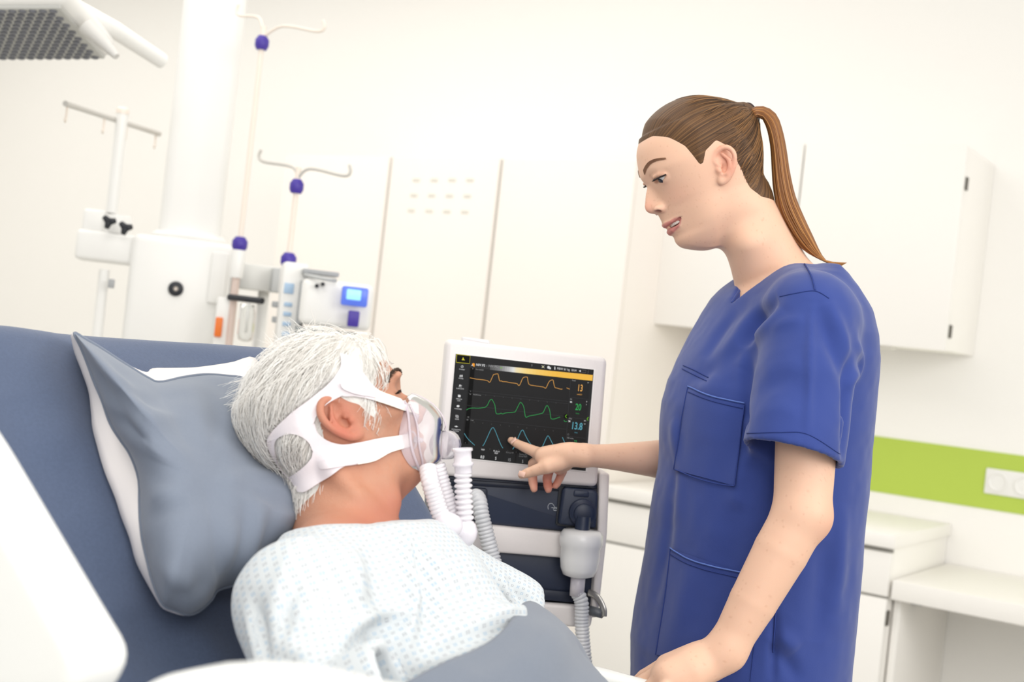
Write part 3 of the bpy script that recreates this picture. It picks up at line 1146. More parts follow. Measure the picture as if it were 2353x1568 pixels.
# lettering
for a in (('white', 'NIV PS', 541, 347, 23, .95, .012), ('grey150', 'NIV PC', 669, 359, 23, .95), ('grey150', '=', 603, 356, 14), ('white', '!', 1055, 351, 20), ('white', 'PBW 61 kg', 1371, 387, 22, .9),
          ('white', '18:34', 1474, 399, 21), ('grey150', '16', 464, 382, 11), ('grey150', 'Paw cmH2O', 532, 392, 13), ('grey150', '0', 441, 609, 10), ('grey150', '100', 437, 637, 10), ('grey150', 'FLOW l/min', 507, 645, 13), ('grey150', '-100', 416, 866, 10),
          ('grey150', '800', 410, 894, 10), ('grey150', 'V ml', 456, 899, 13), ('grey150', '0', 389, 1124, 10),
          ('white', 'STANDBY', 355, 390, 11), ('white', 'MODES', 345, 480, 12), ('white', 'ALARM LIMITS', 336, 582, 11, .78), ('white', 'TRENDS &', 325, 686, 11), ('white', 'LOGS', 323, 703, 11), ('white', 'MANEUVERS', 316, 785, 11),
          ('white', 'VIEWS', 304, 888, 12), ('white', 'DISCONNECTION', 296, 991, 10, .78), ('white', '/SUCTION', 292, 1008, 11), ('white', '100', 274, 1193, 31, .75, .012), ('white', 'O2 BOOST', 270, 1238, 15, .95),
          ('white', 'O2 conc.', 431, 1181, 15), ('white', '21', 422, 1252, 29, .75, .012), ('white', 'PEEP', 566, 1194, 15), ('white', '8.0', 559, 1267, 29, .75, .012), ('white', 'PS above', 701, 1208, 15), ('white', 'PEEP', 698, 1230, 15), ('white', '5', 693, 1281, 29, .75, .012),
          ('grey110', 'Backup RR', 834, 1222, 15), ('grey150', '15', 828, 1296, 29, .75), ('grey110', 'Backup PC', 968, 1240, 15), ('grey110', 'above PEEP', 966, 1260, 15), ('grey150', '5', 962, 1311, 29, .75),
          ('grey150', 'Ppeak', 1475, 500, 14), ('grey150', 'RR', 1447, 688, 14), ('grey150', 'MVe', 1440, 882, 15), ('grey150', 'O2 conc.', 1441, 1078, 16), ('white', '35', 1618, 521, 11), ('white', '30', 1602, 712, 11), ('white', '5', 1600, 742, 11),
          ('white', '40.0', 1586, 904, 11), ('white', '5.0', 1583, 935, 11),
          ('amber', '13', 1537, 578, 66, .62, .015), ('amber', 'cmH2O', 1530, 640, 14), ('green', '20', 1519, 769, 64, .66, .015), ('green', 'b/min', 1512, 831, 13), ('blue', '13.8', 1504, 960, 70, .68, .015), ('blue', 'l/min', 1497, 1022, 13), ('green', '22', 1490, 1117, 34, .62, .012)):
    text(a[0], a[1], a[2], a[3], a[4], a[5] if len(a) > 5 else .82, bold=a[6] if len(a) > 6 else 0.0)
# navy body below the monitor
put('upper_shell', *vslab(rnd([(990, 1085), (1376, 1112), (1371, 1228), (982, 1196)], 14), -0.16, -0.012, 0.008, 4, -0.012), M_navy, vt, sharp=40)
put('shell_step', *vslab([(1030, 1100), (1372, 1123), (1372, 1135), (1029, 1113)], -0.05, -0.0085, 0.003, 2, -0.012), M_navyd, vt, sharp=40)
pb_ = put('inlet_block', *vslab(rnd([(1036, 1116), (1121, 1124), (1116, 1208), (1030, 1198)], 7), -0.05, -0.006, 0.003, 2, -0.005), M_navyd, vt, sharp=40)
kb = put('outlet_block', *vslab(rnd([(1294, 1120), (1376, 1127), (1370, 1216), (1283, 1206)], [12, 16, 8, 8]), -0.06, 0.004, 0.004, 3, 0.004), M_navy, vt, sharp=40)
put('outlet_slot', *vslab([(1285, 1118), (1295, 1119), (1285, 1207), (1277, 1206)], -0.05, -0.008, 0, 1, -0.008), M_black, vt, smooth=False)
put('outlet_slot', *vslab([(1280, 1203), (1370, 1213), (1370, 1218), (1280, 1208)], -0.05, -0.006, 0, 1, -0.006), M_black, vt, smooth=False)
put('release_button', *vslab(rnd([(1319, 1126), (1353, 1129), (1353, 1144), (1317, 1141)], 5), 0.0, 0.0062, 0.002, 2, 0.004), M_navy, kb, sharp=40)
kc = vp(1338, 1178, 0.004)
put('outlet_knob', *lathe([(0.023, -0.004), (0.0225, 0.009), (0.0190, 0.012), (0.0165, 0.013), (0.0158, 0.018), (0.0125, 0.0195)], kc, VN, 28), M_navy, vt, sharp=40)
put('outlet_nozzle', *tube([kc + VN * 0.015 - UZ * 0.005, kc + VN * 0.018 - UZ * 0.036], [0.0125, 0.0125], 16), M_navy, vt, sharp=40)


def vline(key, pts, w, part, parent, m, lift, zsc=1.0):
    pts = np.array(pts, float)
    tt = np.gradient(pts, axis=0)
    tt /= np.linalg.norm(tt, axis=1)[:, None] + 1e-9
    n = np.stack([-tt[:, 1], tt[:, 0]], 1) * w / 2
    v = [vp(*q, lift) for q in np.concatenate([pts + n, pts - n])]
    k = len(pts)
    return (v, [(i, i + 1, k + i + 1, k + i) for i in range(k - 1)])


M_print = mat('pale_print', (206, 212, 220), 0.6)
mb = MB()
for x0, y0, s in ((1259, 1157, 1), (1041, 1132, 1)):
    mb.add(vline('', catmull([(x0 + 1, y0 + 14), (x0, y0 + 7), (x0 + 4, y0 + 1), (x0 + 10, y0 + 1), (x0 + 14, y0 + 6), (x0 + 16, y0 + 10), (x0 + 12, y0 + 14)], 4), 1.0, '', None, None, -0.0112))
    mb.add(vline('', [(x0 + 8, y0 + 10), (x0 + 21, y0 + 11.5)], 1.1, '', None, None, -0.0112))
    mb.add(vline('', [(x0 + 18, y0 + 9), (x0 + 22, y0 + 11.6), (x0 + 18, y0 + 13.5)], 1.1, '', None, None, -0.0112))
    mb.add(vline('', [(x0 + 13, y0 + 16), (x0 + 21, y0 + 17)], 1.6, '', None, None, -0.0112))
mb.put('breath_symbol', M_print, vt, smooth=False)
# white band, lower navy bay, white base
put('white_band', *vslab(rnd([(1011, 1196), (1374, 1234), (1372, 1290), (1060, 1264), (1024, 1232)], [4, 10, 10, 10, 20]), -0.17, -0.002, 0.004, 3, -0.002), M_case, vt, sharp=40)
lb = put('lower_shell', *vslab([(990, 1240), (1372, 1286), (1368, 1394), (985, 1350)], -0.16, -0.02, 0.006, 2, -0.02), M_navy, vt, sharp=40)
put('lower_step', *vslab([(1075, 1338), (1368, 1366), (1368, 1392), (1070, 1364)], -0.05, -0.012, 0.004, 2, -0.012), M_navyd, vt, sharp=40)
put('label_plate', *vslab([(1094, 1262), (1118, 1264), (1115, 1292), (1091, 1290)], -0.03, -0.0185, 0.0005, 1, -0.0185), M_navyd, vt, sharp=40)
mb = MB()
mb.add(([vp(*q, -0.0178) for q in ((1099, 1279), (1111, 1282), (1103, 1284))], [(0, 1, 2)]))
mb.add(([vp(*q, -0.0178) for q in ((1095, 1283.5), (1110, 1286), (1110, 1288), (1095, 1285.6))], [(0, 1, 2, 3)]))
mb.put('label_print', M_print, vt, smooth=False)
put('base_gap', *vslab([(1200, 1380), (1360, 1390), (1360, 1398), (1200, 1387)], -0.05, -0.014, 0, 1, -0.014), M_black, vt, smooth=False)
put('base_case', *vslab(rnd([(1000, 1372), (1366, 1396), (1358, 1445), (1000, 1420)], 12), -0.18, 0.0, 0.005, 3), M_case, vt, sharp=40)
# side frames
put('side_frame', *vslab(rnd([(1377, 1085), (1401, 1087), (1395, 1230), (1374, 1420), (1357, 1420), (1373, 1240)], [8, 10, 10, 8, 0, 0]), -0.17, 0.002, 0.004, 3), M_case, vt, sharp=40)
put('monitor_neck', *vslab([(1120, 1060), (1290, 1075), (1290, 1125), (1120, 1110)], -0.12, -0.03, 0.004, 2), M_caseg, vt, sharp=40)
hd_ = put('handle', *tube(catmull([vp(1352, 1362, 0.0), vp(1372, 1372, 0.012), vp(1386, 1398, 0.02), vp(1387, 1416, 0.02)], 6), 0.006, 12, flat=0.5), M_steel, vt)
put('handle_arm', *tube([vp(1350, 1402, 0.0), vp(1384, 1411, 0.018)], 0.008, 10), mat('handle_grey', (96, 100, 106), 0.4), vt)
put('column', *rbox(VO * [1, 1, 0] + UZ * 0.40 - VN * 0.09, (0.07, 0.06, 0.40), VAX, 0.02), M_case, vt, sharp=40)
put('trolley_foot', *rbox(VO * [1, 1, 0] + UZ * 0.05 - VN * 0.09, (0.24, 0.24, 0.03), VAX, 0.02), M_caseg, vt, sharp=40)
for i in (-1, 1):
    for j in (-1, 1):
        put('caster', *lathe([(0.022, -0.012), (0.026, 0), (0.022, 0.012)], VO * [1, 1, 0] + UZ * 0.026 + VR * 0.2 * i + VN * (0.2 * j - 0.09), VR, 14), M_black, vt)
# ------------------------------------------------------------------ heads (shared by both people), local axes: x to the side seen, y forward, z up
def spl(xs, ys):
    """smooth 1-D curve through points (monotone x)"""
    xs, ys = np.asarray(xs, float), np.asarray(ys, float)
    c = catmull(np.stack([xs, ys], 1), 8)
    return lambda q: np.interp(q, c[:, 0], c[:, 1])


def head_solid(f, pr, sc=1.0):
    """skull, face, nose, lips, chin as one smooth solid; pr overrides the profile"""
    zs = np.array(pr['z'][::-1])
    front, base, back, width, yc = (spl(zs, np.array(pr[k])[::-1]) for k in ('front', 'base', 'back', 'width', 'yc'))
    expo = spl(zs, np.array(pr['expo'])[::-1])
    nw = spl([-.04, -.033, -.027, -.018, -.005, .008, .02, .04], [.012, .0125, .0125, .0105, .0085, .0078, .0105, .02])
    ztop = pr['ztop']

    def fn(X):
        X = X / sc
        x, y, z = X[..., 0], X[..., 1], X[..., 2]
        zc = np.clip(z, zs[0], zs[-1])
        c, w = yc(zc), width(zc)
        b = base(zc)
        nose = np.maximum(front(zc) - b, 0) * np.exp(-np.abs(x / nw(zc)) ** 2.3)
        yf = b + nose
        h = np.where(y > c, yf - c, c - back(zc))
        ax, ay = np.abs(x / w) + 1e-6, np.abs((y - c) / h) + 1e-6
        tt = np.clip(ay * 1.25, 0, 1)
        n = np.where(y > c, 2.1 + (expo(zc) - 2.1) * tt * tt * (3 - 2 * tt), 2.1)
        g = (ax ** n + ay ** n) ** (1 / n)
        rho = np.sqrt(x * x + (y - c) ** 2)
        d = rho - rho / g
        d = np.maximum(d, -0.03)
        # jaw underside: level under the chin, rising to the angle of the jaw
        zj = pr['zjaw'] + pr.get('jawrise', 0.62) * np.maximum(np.abs(x) - 0.018, 0) + pr.get('jawback', 0.25) * np.maximum(0.035 - y, 0)
        e = (zj - z) * 0.8
        k = 0.026
        t = np.clip(0.5 - 0.5 * (d - e) / k, 0, 1)
        d = d * (1 - t) + e * t + k * t * (1 - t)
        e = (z - ztop)
        k = 0.03
        t = np.clip(0.5 - 0.5 * (d - e) / k, 0, 1)
        d = d * (1 - t) + e * t + k * t * (1 - t)
        return d * sc
    m = 0.14 * sc
    f.op(fn, (-m * .6, -m * .85, -m * .9), (m * .6, m * .95, ztop * sc), 0.004, pad=0.002)
    for c, r in pr['skull']:
        f.ell(np.array(c) * sc, np.array(r) * sc, k=0.018 * sc)
    for s in (-1, 1):
        for c, r, k in pr.get('adds', []):
            f.ell(np.array([c[0] * s, c[1], c[2]]) * sc, np.array(r) * sc, k=k)
        for c, r, k in pr.get('subs', []):
            f.ell(np.array([c[0] * s, c[1], c[2]]) * sc, np.array(r) * sc, k=k, mode='sub')


def ear_parts(f, s, sc, off=(0, 0, 0), size=1.0, rim=0.0042, flare=0.42):
    """an ear on side s: rim, bowl, antihelix, tragus, lobe"""
    o = np.array(off)

    def e(y, z, out=0.0):
        return np.array([s * (0.0700 + o[0] + flare * max(0, 0.008 - y) * size + out), o[1] + y * size, o[2] + z * size]) * sc
    q = sc * size
    f.ell(e(-.010, .006, -.0035), np.array([.0042, .0165, .0255]) * q, k=0.004)
    f.ell(e(.003, -.014, -.001), np.array([.0050, .0075, .0090]) * q, k=0.005)
    f.ell(e(-.004, .002, .0035), np.array([.0072, .0082, .0110]) * q, k=0.004, mode='sub')
    f.ell(e(-.009, .024, .0040), np.array([.0048, .0085, .0085]) * q, k=0.004, mode='sub')
    rimp = catmull([e(-.002, .008, .002), e(.004, .016, .002), e(.0045, .027, .002), e(-.004, .036, .003), e(-.018, .0385, .004), e(-.0265, .030, .0045), e(-.0285, .018, .0045), e(-.0235, .003, .0035), e(-.014, -.010, .002), e(-.004, -.0185, .0005), e(.005, -.0200)], 3)
    n = len(rimp)
    f.chain(rimp, list(np.interp(np.linspace(0, 1, n), [0, .15, .4, .7, 1], [.0022, rim * .9, rim, rim * .95, .0048]) * sc), k=0.0025)
    f.chain([e(-.0115, .028, .0015), e(-.018, .014, .0028), e(-.0150, .000, .0030), e(-.007, -.0085, .0025), e(.001, -.0075, .002)], [.0026 * sc, .0032 * sc, .0032 * sc, .0030 * sc, .0024 * sc], k=0.0025)
    f.chain([e(.0050, .006, .001), e(.0035, .001, .0035), e(.0045, -.004, .001)], [.0026 * sc, .0036 * sc, .0026 * sc], k=0.003)


# ------------------------------------------------------------------ the woman in the blue scrubs
def head_axes(tilt, yaw, face):
    """tilt: image angle of the face direction above horizontal, yaw: towards the camera; face -1 looks left"""
    c, s = math.cos(rad(tilt)), math.sin(rad(tilt))
    fi = face * c * RC + s * UC
    ui = -face * s * RC + c * UC
    f = math.cos(rad(yaw)) * fi - math.sin(rad(yaw)) * FW
    side = -math.cos(rad(yaw)) * FW - math.sin(rad(yaw)) * fi
    return np.array([side, f, ui])


NA = head_axes(-20, 9, -1)
NO = P(1662, 395, 1.93) - NA[0] * 0.070 - NA[1] * 0.003 + NA[2] * 0.009


def nl(p):
    return NA @ (np.asarray(p, float) - NO)


def nP(px, py, d):
    return nl(P(px, py, d))


Z_ = [.100, .085, .067, .048, .030, .0205, .0135, .004, -.0095, -.0157, -.022, -.0275, -.031, -.0345, -.0423, -.0455, -.0506, -.0545, -.059, -.0656, -.0694, -.0734, -.0816, -.091, -.098, -.105, -.12]
PR_W = dict(
    z=Z_,
    front=[.073, .085, .0925, .0970, .1020, .1005, .0975, .1042, .1110, .1135, .1132, .1080, .1000, .0978, .0968, .0965, .0955, .0925, .0920, .0915, .0889, .0868, .0868, .0830, .0750, .066, .05],
    base=[.073, .085, .0922, .0960, .0990, .0960, .0940, .0925, .0925, .0928, .0930, .0932, .0934, .0935, .0935, .0932, .0928, .0915, .0905, .0885, .0868, .0855, .0855, .0815, .0740, .065, .05],
    back=[-.056, -.070, -.078, -.081, -.081, -.080, -.078, -.075, -.071, -.069, -.067, -.065, -.064, -.063, -.062, -.061, -.060, -.060, -.059, -.058, -.057, -.056, -.054, -.052, -.050, -.045, -.045],
    width=[.054, .063, .0700, .0725, .0725, .0715, .0705, .0690, .0672, .0664, .0656, .0650, .0645, .0640, .0630, .0625, .0615, .0608, .0600, .0585, .0575, .0562, .0530, .0485, .0445, .038, .03],
    yc=[-.01, -.01, -.008, -.004, -.002, 0, .002, .003, .004, .005, .006, .006, .007, .008, .009, .010, .011, .012, .013, .015, .016, .017, .019, .021, .023, .024, .024],
    expo=[2.0, 2.0, 2.1, 2.2, 2.25, 2.15, 2.05, 2.0, 1.9, 1.85, 1.8, 1.72, 1.66, 1.62, 1.55, 1.52, 1.5, 1.5, 1.5, 1.52, 1.55, 1.6, 1.68, 1.75, 1.82, 1.88, 1.9],
    zjaw=-.1100, ztop=.085,
    skull=[((0, .004, .031), (.0735, .0860, .0825)), ((0, .018, .043), (.062, .0720, .067))],
    adds=[((.0130, .0955, -.0255), (.0066, .0105, .0072), .004),      # wing of the nose
            ],
    subs=[((.033, .1065, .0185), (.0165, .0135, .0100), .012),        # eye socket
          ((.0140, .1010, -.0290), (.0042, .0062, .0030), .002), ])     # nostril

FINE = 0.0017
fh = nl(P(1235, 1060, 2.07))
lo = np.array([-0.36, -0.20, -0.86])
hi = np.array([0.34, 0.62, 0.14])
nf = Field(lo, hi, 0.0033, fine=(((-0.075, 0.085, FINE),), ((-0.06, 0.118, FINE), (fh[1] - 0.05, fh[1] + 0.075, 0.0022)), ((-0.11, 0.06, FINE), (fh[2] - 0.05, fh[2] + 0.05, 0.0024))))
head_solid(nf, PR_W)
skin_head = nf.v.copy()
for s in (-1, 1):
    # eyelids round the eyeball, the slit between them, lips, mouth corners
    nf.ell((s * .0325, .0765, .0175), (.0148, .0136, .0132), k=.004)
    nf.cap((s * .021, .0898, .0150), (s * .0335, .0910, .0125), .0034, .0034, k=.002, mode='sub')
    nf.cap((s * .0335, .0910, .0125), (s * .0460, .0820, .0155), .0034, .0018, k=.002, mode='sub')
    nf.chain([(s * .018, .0898, .0215), (s * .030, .0923, .0205), (s * .040, .0883, .0205), (s * .0475, .0812, .0182)], [.0020, .0026, .0024, .0014], k=.003)
    nf.chain([(0, .0930, -.0525), (s * .006, .0930, -.0510), (s * .016, .0865, -.0510), (s * .0292, .0670, -.0440)], [.0033, .0035, .0027, .0012], k=.004)
    nf.chain([(0, .0890, -.0645), (s * .011, .0876, -.0625), (s * .020, .0800, -.0585), (s * .0288, .0670, -.0462)], [.0042, .0040, .0030, .0010], k=.004)
    nf.chain([(0, .0960, -.0582), (s * .012, .0920, -.0568), (s * .0215, .0810, -.0542), (s * .0292, .0685, -.0450)], [.0026, .0037, .0032, .0009], k=.0015, mode='sub')
    nf.ell((s * .006, .0770, -.0560), (.015, .012, .0042), k=.002, mode='sub')
    ear_parts(nf, s, 1.0, off=(0.0, 0.007, -0.007), size=.80, rim=.0036)
# neck and the part of the chest the collar leaves bare
nf.cap(nP(1708, 490, 2.0), nP(1792, 655, 2.02), .0500, .0560, k=.022)
nf.cap(nP(1722, 560, 1.965), nP(1730, 640, 2.0), .020, .022, k=.03)

# torso: rows measured on the photograph (outer edges of the shirt), depth of the body axis 2.0 m
TF = unit(math.cos(rad(22)) * -RW - math.sin(rad(22)) * FW)      # chest direction
TS = np.cross(UZ, -TF)
TS = TS if TS @ FW < 0 else -TS                                   # her left side, towards the camera
ROWS = [(594, 1836, 1880, .075), (608, 1800, 1898, .090), (625, 1752, 1920, .110), (650, 1706, 1941, .132), (680, 1670, 1960, .150), (700, 1652, 1970, .160), (750, 1624, 1984, .172), (800, 1596, 1990, .176), (850, 1570, 1990, .176), (900, 1546, 1988, .175),
        (950, 1532, 1985, .174), (1000, 1526, 1981, .173), (1060, 1524, 1977, .173), (1110, 1519, 1973, .174), (1200, 1504, 1962, .178), (1320, 1488, 1950, .184), (1420, 1472, 1938, .188), (1500, 1459, 1931, .190), (1580, 1458, 1925, .190), (1640, 1458, 1922, .190)]
tz, tcx, tcy, ta, tb = [], [], [], [], []
for y_, l_, r_, b_w in ROWS:
    a_, c_ = P(l_, y_ - (r_ - l_) * .055, 2.0), P(r_, y_ + (r_ - l_) * .055, 2.0)
    m_ = (a_ + c_) / 2
    hf = np.linalg.norm(a_ - c_) / 2
    tz.append(m_[2])
    tcx.append(m_[0])
    tcy.append(m_[1])
    tb.append(b_w)
    ta.append(math.sqrt(max(hf ** 2 - (b_w * math.sin(rad(22))) ** 2, 1e-4)) / math.cos(rad(22)))
o_ = np.argsort(tz)
tz, tcx, tcy, ta, tb = (np.array(q)[o_] for q in (tz, tcx, tcy, ta, tb))


def torso_fn(shrink, axes=None, origin=None):
    def fn(X):
        q = X if axes is None else X @ axes + origin
        z = q[..., 2]
        zc = np.clip(z, tz[0], tz[-1])
        cx, cy, a, b = (np.interp(zc, tz, k) for k in (tcx, tcy, ta, tb))
        dx, dy = q[..., 0] - cx, q[..., 1] - cy
        u, w = dx * TF[0] + dy * TF[1], dx * TS[0] + dy * TS[1]
        g = (np.abs(u / a) ** 2.15 + np.abs(w / b) ** 2.15 + 1e-9) ** (1 / 2.15)
        rho = np.sqrt(u * u + w * w) + 1e-9
        d = rho - rho / g
        d = np.maximum(d, -0.05)
        return np.maximum(d, z - tz[-1]) + shrink
    return fn


SN = P(1868, 738, 1.835)                         # near shoulder, elbow, wrist
EN_ = P(1843, 1180, 1.765)
WN = P(1668, 1496, 1.750)
tc = np.array([np.interp(SN[2], tz, tcx), np.interp(SN[2], tz, tcy), SN[2]])
SF = 2 * tc - SN
EF = P(1640, 1062, 2.16)
WF = P(1346, 1047, 2.035)
inv = NA.T
nf.op(torso_fn(0.012, NA, NO), (-.3, -.25, -.8), (.3, .35, -.12), 0.02, pad=0)
nf.chain([nl(SN), nl(SN * .5 + EN_ * .5), nl(EN_)], [.052, .0430, .0385], k=.015)
nf.ell(nl(P(1866, 1198, 1.765)), (.017, .017, .017), k=.025)
nf.chain([nl(EN_), nl(EN_ * .72 + WN * .28 + P(-6 + 1176.5, 784, 0) * 0), nl(EN_ * .35 + WN * .65), nl(WN)], [.0375, .0368, .0320, .0255], k=.010)
nf.chain([nl(SF), nl(EF)], [.050, .038], k=.015)
nf.chain([nl(EF), nl(EF * .55 + WF * .45), nl(EF * .2 + WF * .8), nl(WF)], [.0370, .0305, .0205, .0168], k=.02)
# far hand: pointing index finger, thumb under it, three fingers hanging
iz = 2.125
H = lambda a, b, d: nP(a, b, d)
nf.chain([H(1338, 1047, 2.035), H(1300, 1050, 2.035), H(1262, 1056, 2.045)], [.0168, .0176, .0165], k=.012)
nf.chain([H(1310, 1040, 2.03), H(1248, 1047, 2.045)], [.0150, .0130], k=.012)
nf.chain([H(1300, 1062, 2.06), H(1285, 1076, 2.075)], [.0140, .0110], k=.012)
nf.chain([H(1250, 1046, 2.048), H(1232, 1040, 2.065), H(1205, 1028, 2.088), H(1188, 1020, 2.103), H(1174, 1012, 2.116)], [.0105, .0094, .0080, .0070, .0058], k=.004)
nf.chain([H(1285, 1064, 2.028), H(1258, 1073, 2.024), H(1232, 1081, 2.030), H(1214, 1087, 2.034), H(1199, 1092, 2.036)], [.0135, .0112, .0090, .0080, .0066], k=.005)
nf.chain([H(1246, 1056, 2.062), H(1226, 1066, 2.085), H(1223, 1090, 2.094), H(1225, 1110, 2.090), H(1227, 1124, 2.084)], [.0100, .0088, .0078, .0072, .0062], k=.003)
nf.chain([H(1268, 1064, 2.070), H(1262, 1080, 2.096), H(1257, 1100, 2.102), H(1258, 1116, 2.097), H(1260, 1126, 2.091)], [.0098, .0084, .0074, .0068, .0060], k=.003)
nf.chain([H(1290, 1070, 2.078), H(1292, 1084, 2.098), H(1286, 1099, 2.102), H(1281, 1110, 2.097), H(1277, 1117, 2.092)], [.0090, .0076, .0066, .0061, .0054], k=.003)
# near hand resting on the bed: palm, four fingers forward, thumb
nf.chain([nl(WN), H(1628, 1522, 1.750), H(1585, 1540, 1.740), H(1540, 1560, 1.735)], [.0262, .0270, .0280, .0270], k=.016)
nf.chain([H(1600, 1512, 1.760), H(1535, 1532, 1.760)], [.0195, .0170], k=.014)
fing = [((1520, 1533, 1.775), (1480, 1554, 1.795), (1456, 1575, 1.805), (1440, 1592, 1.805)), ((1512, 1548, 1.750), (1468, 1572, 1.765), (1444, 1596, 1.772), (1430, 1614, 1.772)),
        ((1515, 1565, 1.728), (1476, 1592, 1.736), (1454, 1616, 1.740), (1444, 1632, 1.740)), ((1530, 1582, 1.710), (1496, 1606, 1.712), (1478, 1624, 1.714), (1468, 1638, 1.714))]
for j, q in enumerate(fing):
    nf.chain([H(*p_) for p_ in q], np.array([.0110, .0092, .0082, .0070]) * (1.0, 1.03, .98, .86)[j], k=.003)
nf.chain([H(1600, 1520, 1.780), H(1560, 1545, 1.812), H(1530, 1568, 1.825), H(1508, 1588, 1.825)], [.0170, .0125, .0105, .0080], k=.005)
V, Q = nf.mesh()
V = relax(V, Q, 1, 0.4)
# skin tint
tn = np.tile(np.array([233, 190, 163.0]), (len(V), 1))


def blend(sel, col, a):
    a = np.clip(np.asarray(a), 0, 1)[:, None]
    tn[:] = tn * (1 - a) + np.array(col, float) * a


xa, ya, za = np.abs(V[:, 0]), V[:, 1], V[:, 2]
inh = (za > -.115) & (za < .1) & (ya > -.12) & (xa < .11)
g = lambda c, r: np.exp(-(((xa - c[0]) / r[0]) ** 2 + ((ya - c[1]) / r[1]) ** 2 + ((za - c[2]) / r[2]) ** 2)) * inh
blend(0, (230, 164, 142), .22 * g((.046, .075, -.016), (.022, .03, .018)))
blend(0, (224, 150, 130), .5 * g((0, .112, -.018), (.012, .012, .012)))
blend(0, (224, 148, 126), .7 * g((.083, -.002, .001), (.012, .020, .028)))


def segd(p, pts):
    b = np.full(len(p), 9.0)
    for i in range(len(pts) - 1):
        a, c = np.array(pts[i], float), np.array(pts[i + 1], float)
        t = np.clip(((p - a) @ (c - a)) / ((c - a) @ (c - a)), 0, 1)
        b = np.minimum(b, np.linalg.norm(p - a - t[:, None] * (c - a), axis=1))
    return b


pa = np.stack([xa, ya, za], 1)
lip = np.minimum(segd(pa, [(0, .0945, -.0532), (.006, .0943, -.0520), (.016, .0880, -.0518), (.0290, .0680, -.0442)]) - .0010, segd(pa, [(0, .0905, -.0640), (.011, .0892, -.0622), (.020, .0812, -.0585), (.0284, .0680, -.0464)]) - .0020)
blend(0, (188, 112, 108), np.clip(1 - (lip - .0004 - .0020 * np.clip(1 - (xa / .029) ** 2, 0, 1)) / .0014, 0, 1) * .8 * inh)
blend(0, (110, 56, 48), .9 * g((.0130, .1000, -.0292), (.004, .006, .0030)))  # shade inside the nostril painted into the skin colour
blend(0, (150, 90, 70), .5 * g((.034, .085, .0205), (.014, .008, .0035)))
fr_ = np.clip(vnoise(V, 420, 3) - .70, 0, 1) * 1.6
blend(0, (186, 128, 98), np.clip(fr_, 0, .22))
far_hand = np.linalg.norm(V - nl(P(1255, 1110, 2.09)), axis=1)
blend(0, (224, 116, 104), .55 * np.clip(1 - far_hand / .05, 0, 1))
el_ = np.linalg.norm(V - nl(P(1900, 1205, 1.765)), axis=1)
blend(0, (222, 150, 126), .5 * np.clip(1 - el_ / .05, 0, 1))
M_skinw = mat('skin_fair', (226, 178, 148), 0.48, attr=True, sss=0.12, bump=0.05, bscale=900, spec=0.35)
nurse = thing('person', 'young woman with a ponytail in blue scrubs, touching the ventilator screen', 'person', [*(NO[:2]), 0])
Vw = V @ NA + NO
linv = lambda t: np.where(t / 255 <= .04045, t / 255 / 12.92, ((t / 255 + .055) / 1.055) ** 2.4)
body = put('body', Vw, Q, M_skinw, nurse, tint=linv(tn))
nbv = bvh(Vw, Q)

# eyes, lashes, brows, teeth
M_eye = mat('eye_white', (236, 232, 228), 0.15)
M_iris = mat('iris_blue_grey', (44, 50, 62), 0.2)
M_lash = mat('dark_lash', (34, 24, 22), 0.6)
gz = unit([0.10, 0.78, -0.52])
for s in (-1, 1):
    c = np.array([s * .0325, .0765, .0172])
    gd = unit([gz[0] * 0.5 + 0.05, gz[1], gz[2]])
    th = np.linspace(0, np.pi, 16)
    e = put('eye', *lathe([(max(.0126 * math.sin(t), 1e-5), -.0126 * math.cos(t)) for t in th], NO + c @ NA, gd @ NA, 24, False), M_eye, nurse)
    put('iris', *lathe([(.0060, .01115), (.0058, .01215), (.004, .0131), (.0001, .0134)], NO + c @ NA, gd @ NA, 20, False), M_iris, e)
    put('pupil', *lathe([(.0025, .0132), (.0001, .01365)], NO + c @ NA, gd @ NA, 14, False), M_black, e)
    lash = MB()
    lp = catmull([(s * .019, .0905, .0172), (s * .028, .0945, .0166), (s * .036, .0925, .0164), (s * .043, .0865, .0170), (s * .0488, .0802, .0168)], 10)
    for q in lp[2:]:
        out = unit([s * (.6 + 22 * (abs(q[0]) - .03)), 1.0, -.35])
        L_ = (.0042 if s > 0 else .0012) + (.0048 if s > 0 else .001) * (abs(q[0]) - .019) / .03
        a = NO + q @ NA
        pts = [q, q + out * L_ * .5 + np.array([0, 0, -.0006]), q + out * L_ + np.array([0, 0, .0012])]
        lash.add(tube(np.array(pts) @ NA + NO, [.00035, .0003, .0001], 4))
    lash.add(tube(lp @ NA + NO, [.0013 if s > 0 else .0006] * len(lp), 6))
    lash.put('eyelashes', M_lash, nurse)
    br = MB()
    bp = catmull([(s * .014, .1020, .0335), (s * .022, .1005, .0390), (s * .032, .0945, .0430), (s * .042, .0850, .0428), (s * .049, .0760, .0400)], 12)
    hb = BVHTree.FromPolygons([tuple(x) for x in V.tolist()], Q.tolist()) if s == -1 else hb
    for i, q in enumerate(bp):
        u = i / (len(bp) - 1)
        for j in range(5):
            w_ = (j - 2) * .0017 * (1 - .7 * u)
            st = q + np.array([0, 0, w_])
            r0 = hb.find_nearest(Vector(st))[0]
            en = st + np.array([s * .004, -.0028 * u * 1.5, .0016 - .003 * u])
            r1 = hb.find_nearest(Vector(en))
            if r0 is None or r1[0] is None:
                continue
            a, b = np.array(r0) + np.array(hb.find_nearest(Vector(st))[1]) * .0004, np.array(r1[0]) + np.array(r1[1]) * .0007
            br.add(tube(np.array([a, (a + b) / 2 + np.array(r1[1]) * .0003, b]) @ NA + NO, [.00042, .0004, .00015], 4))
    br.put('eyebrow', mat('brow_brown', (140, 102, 78), 0.85), nurse)
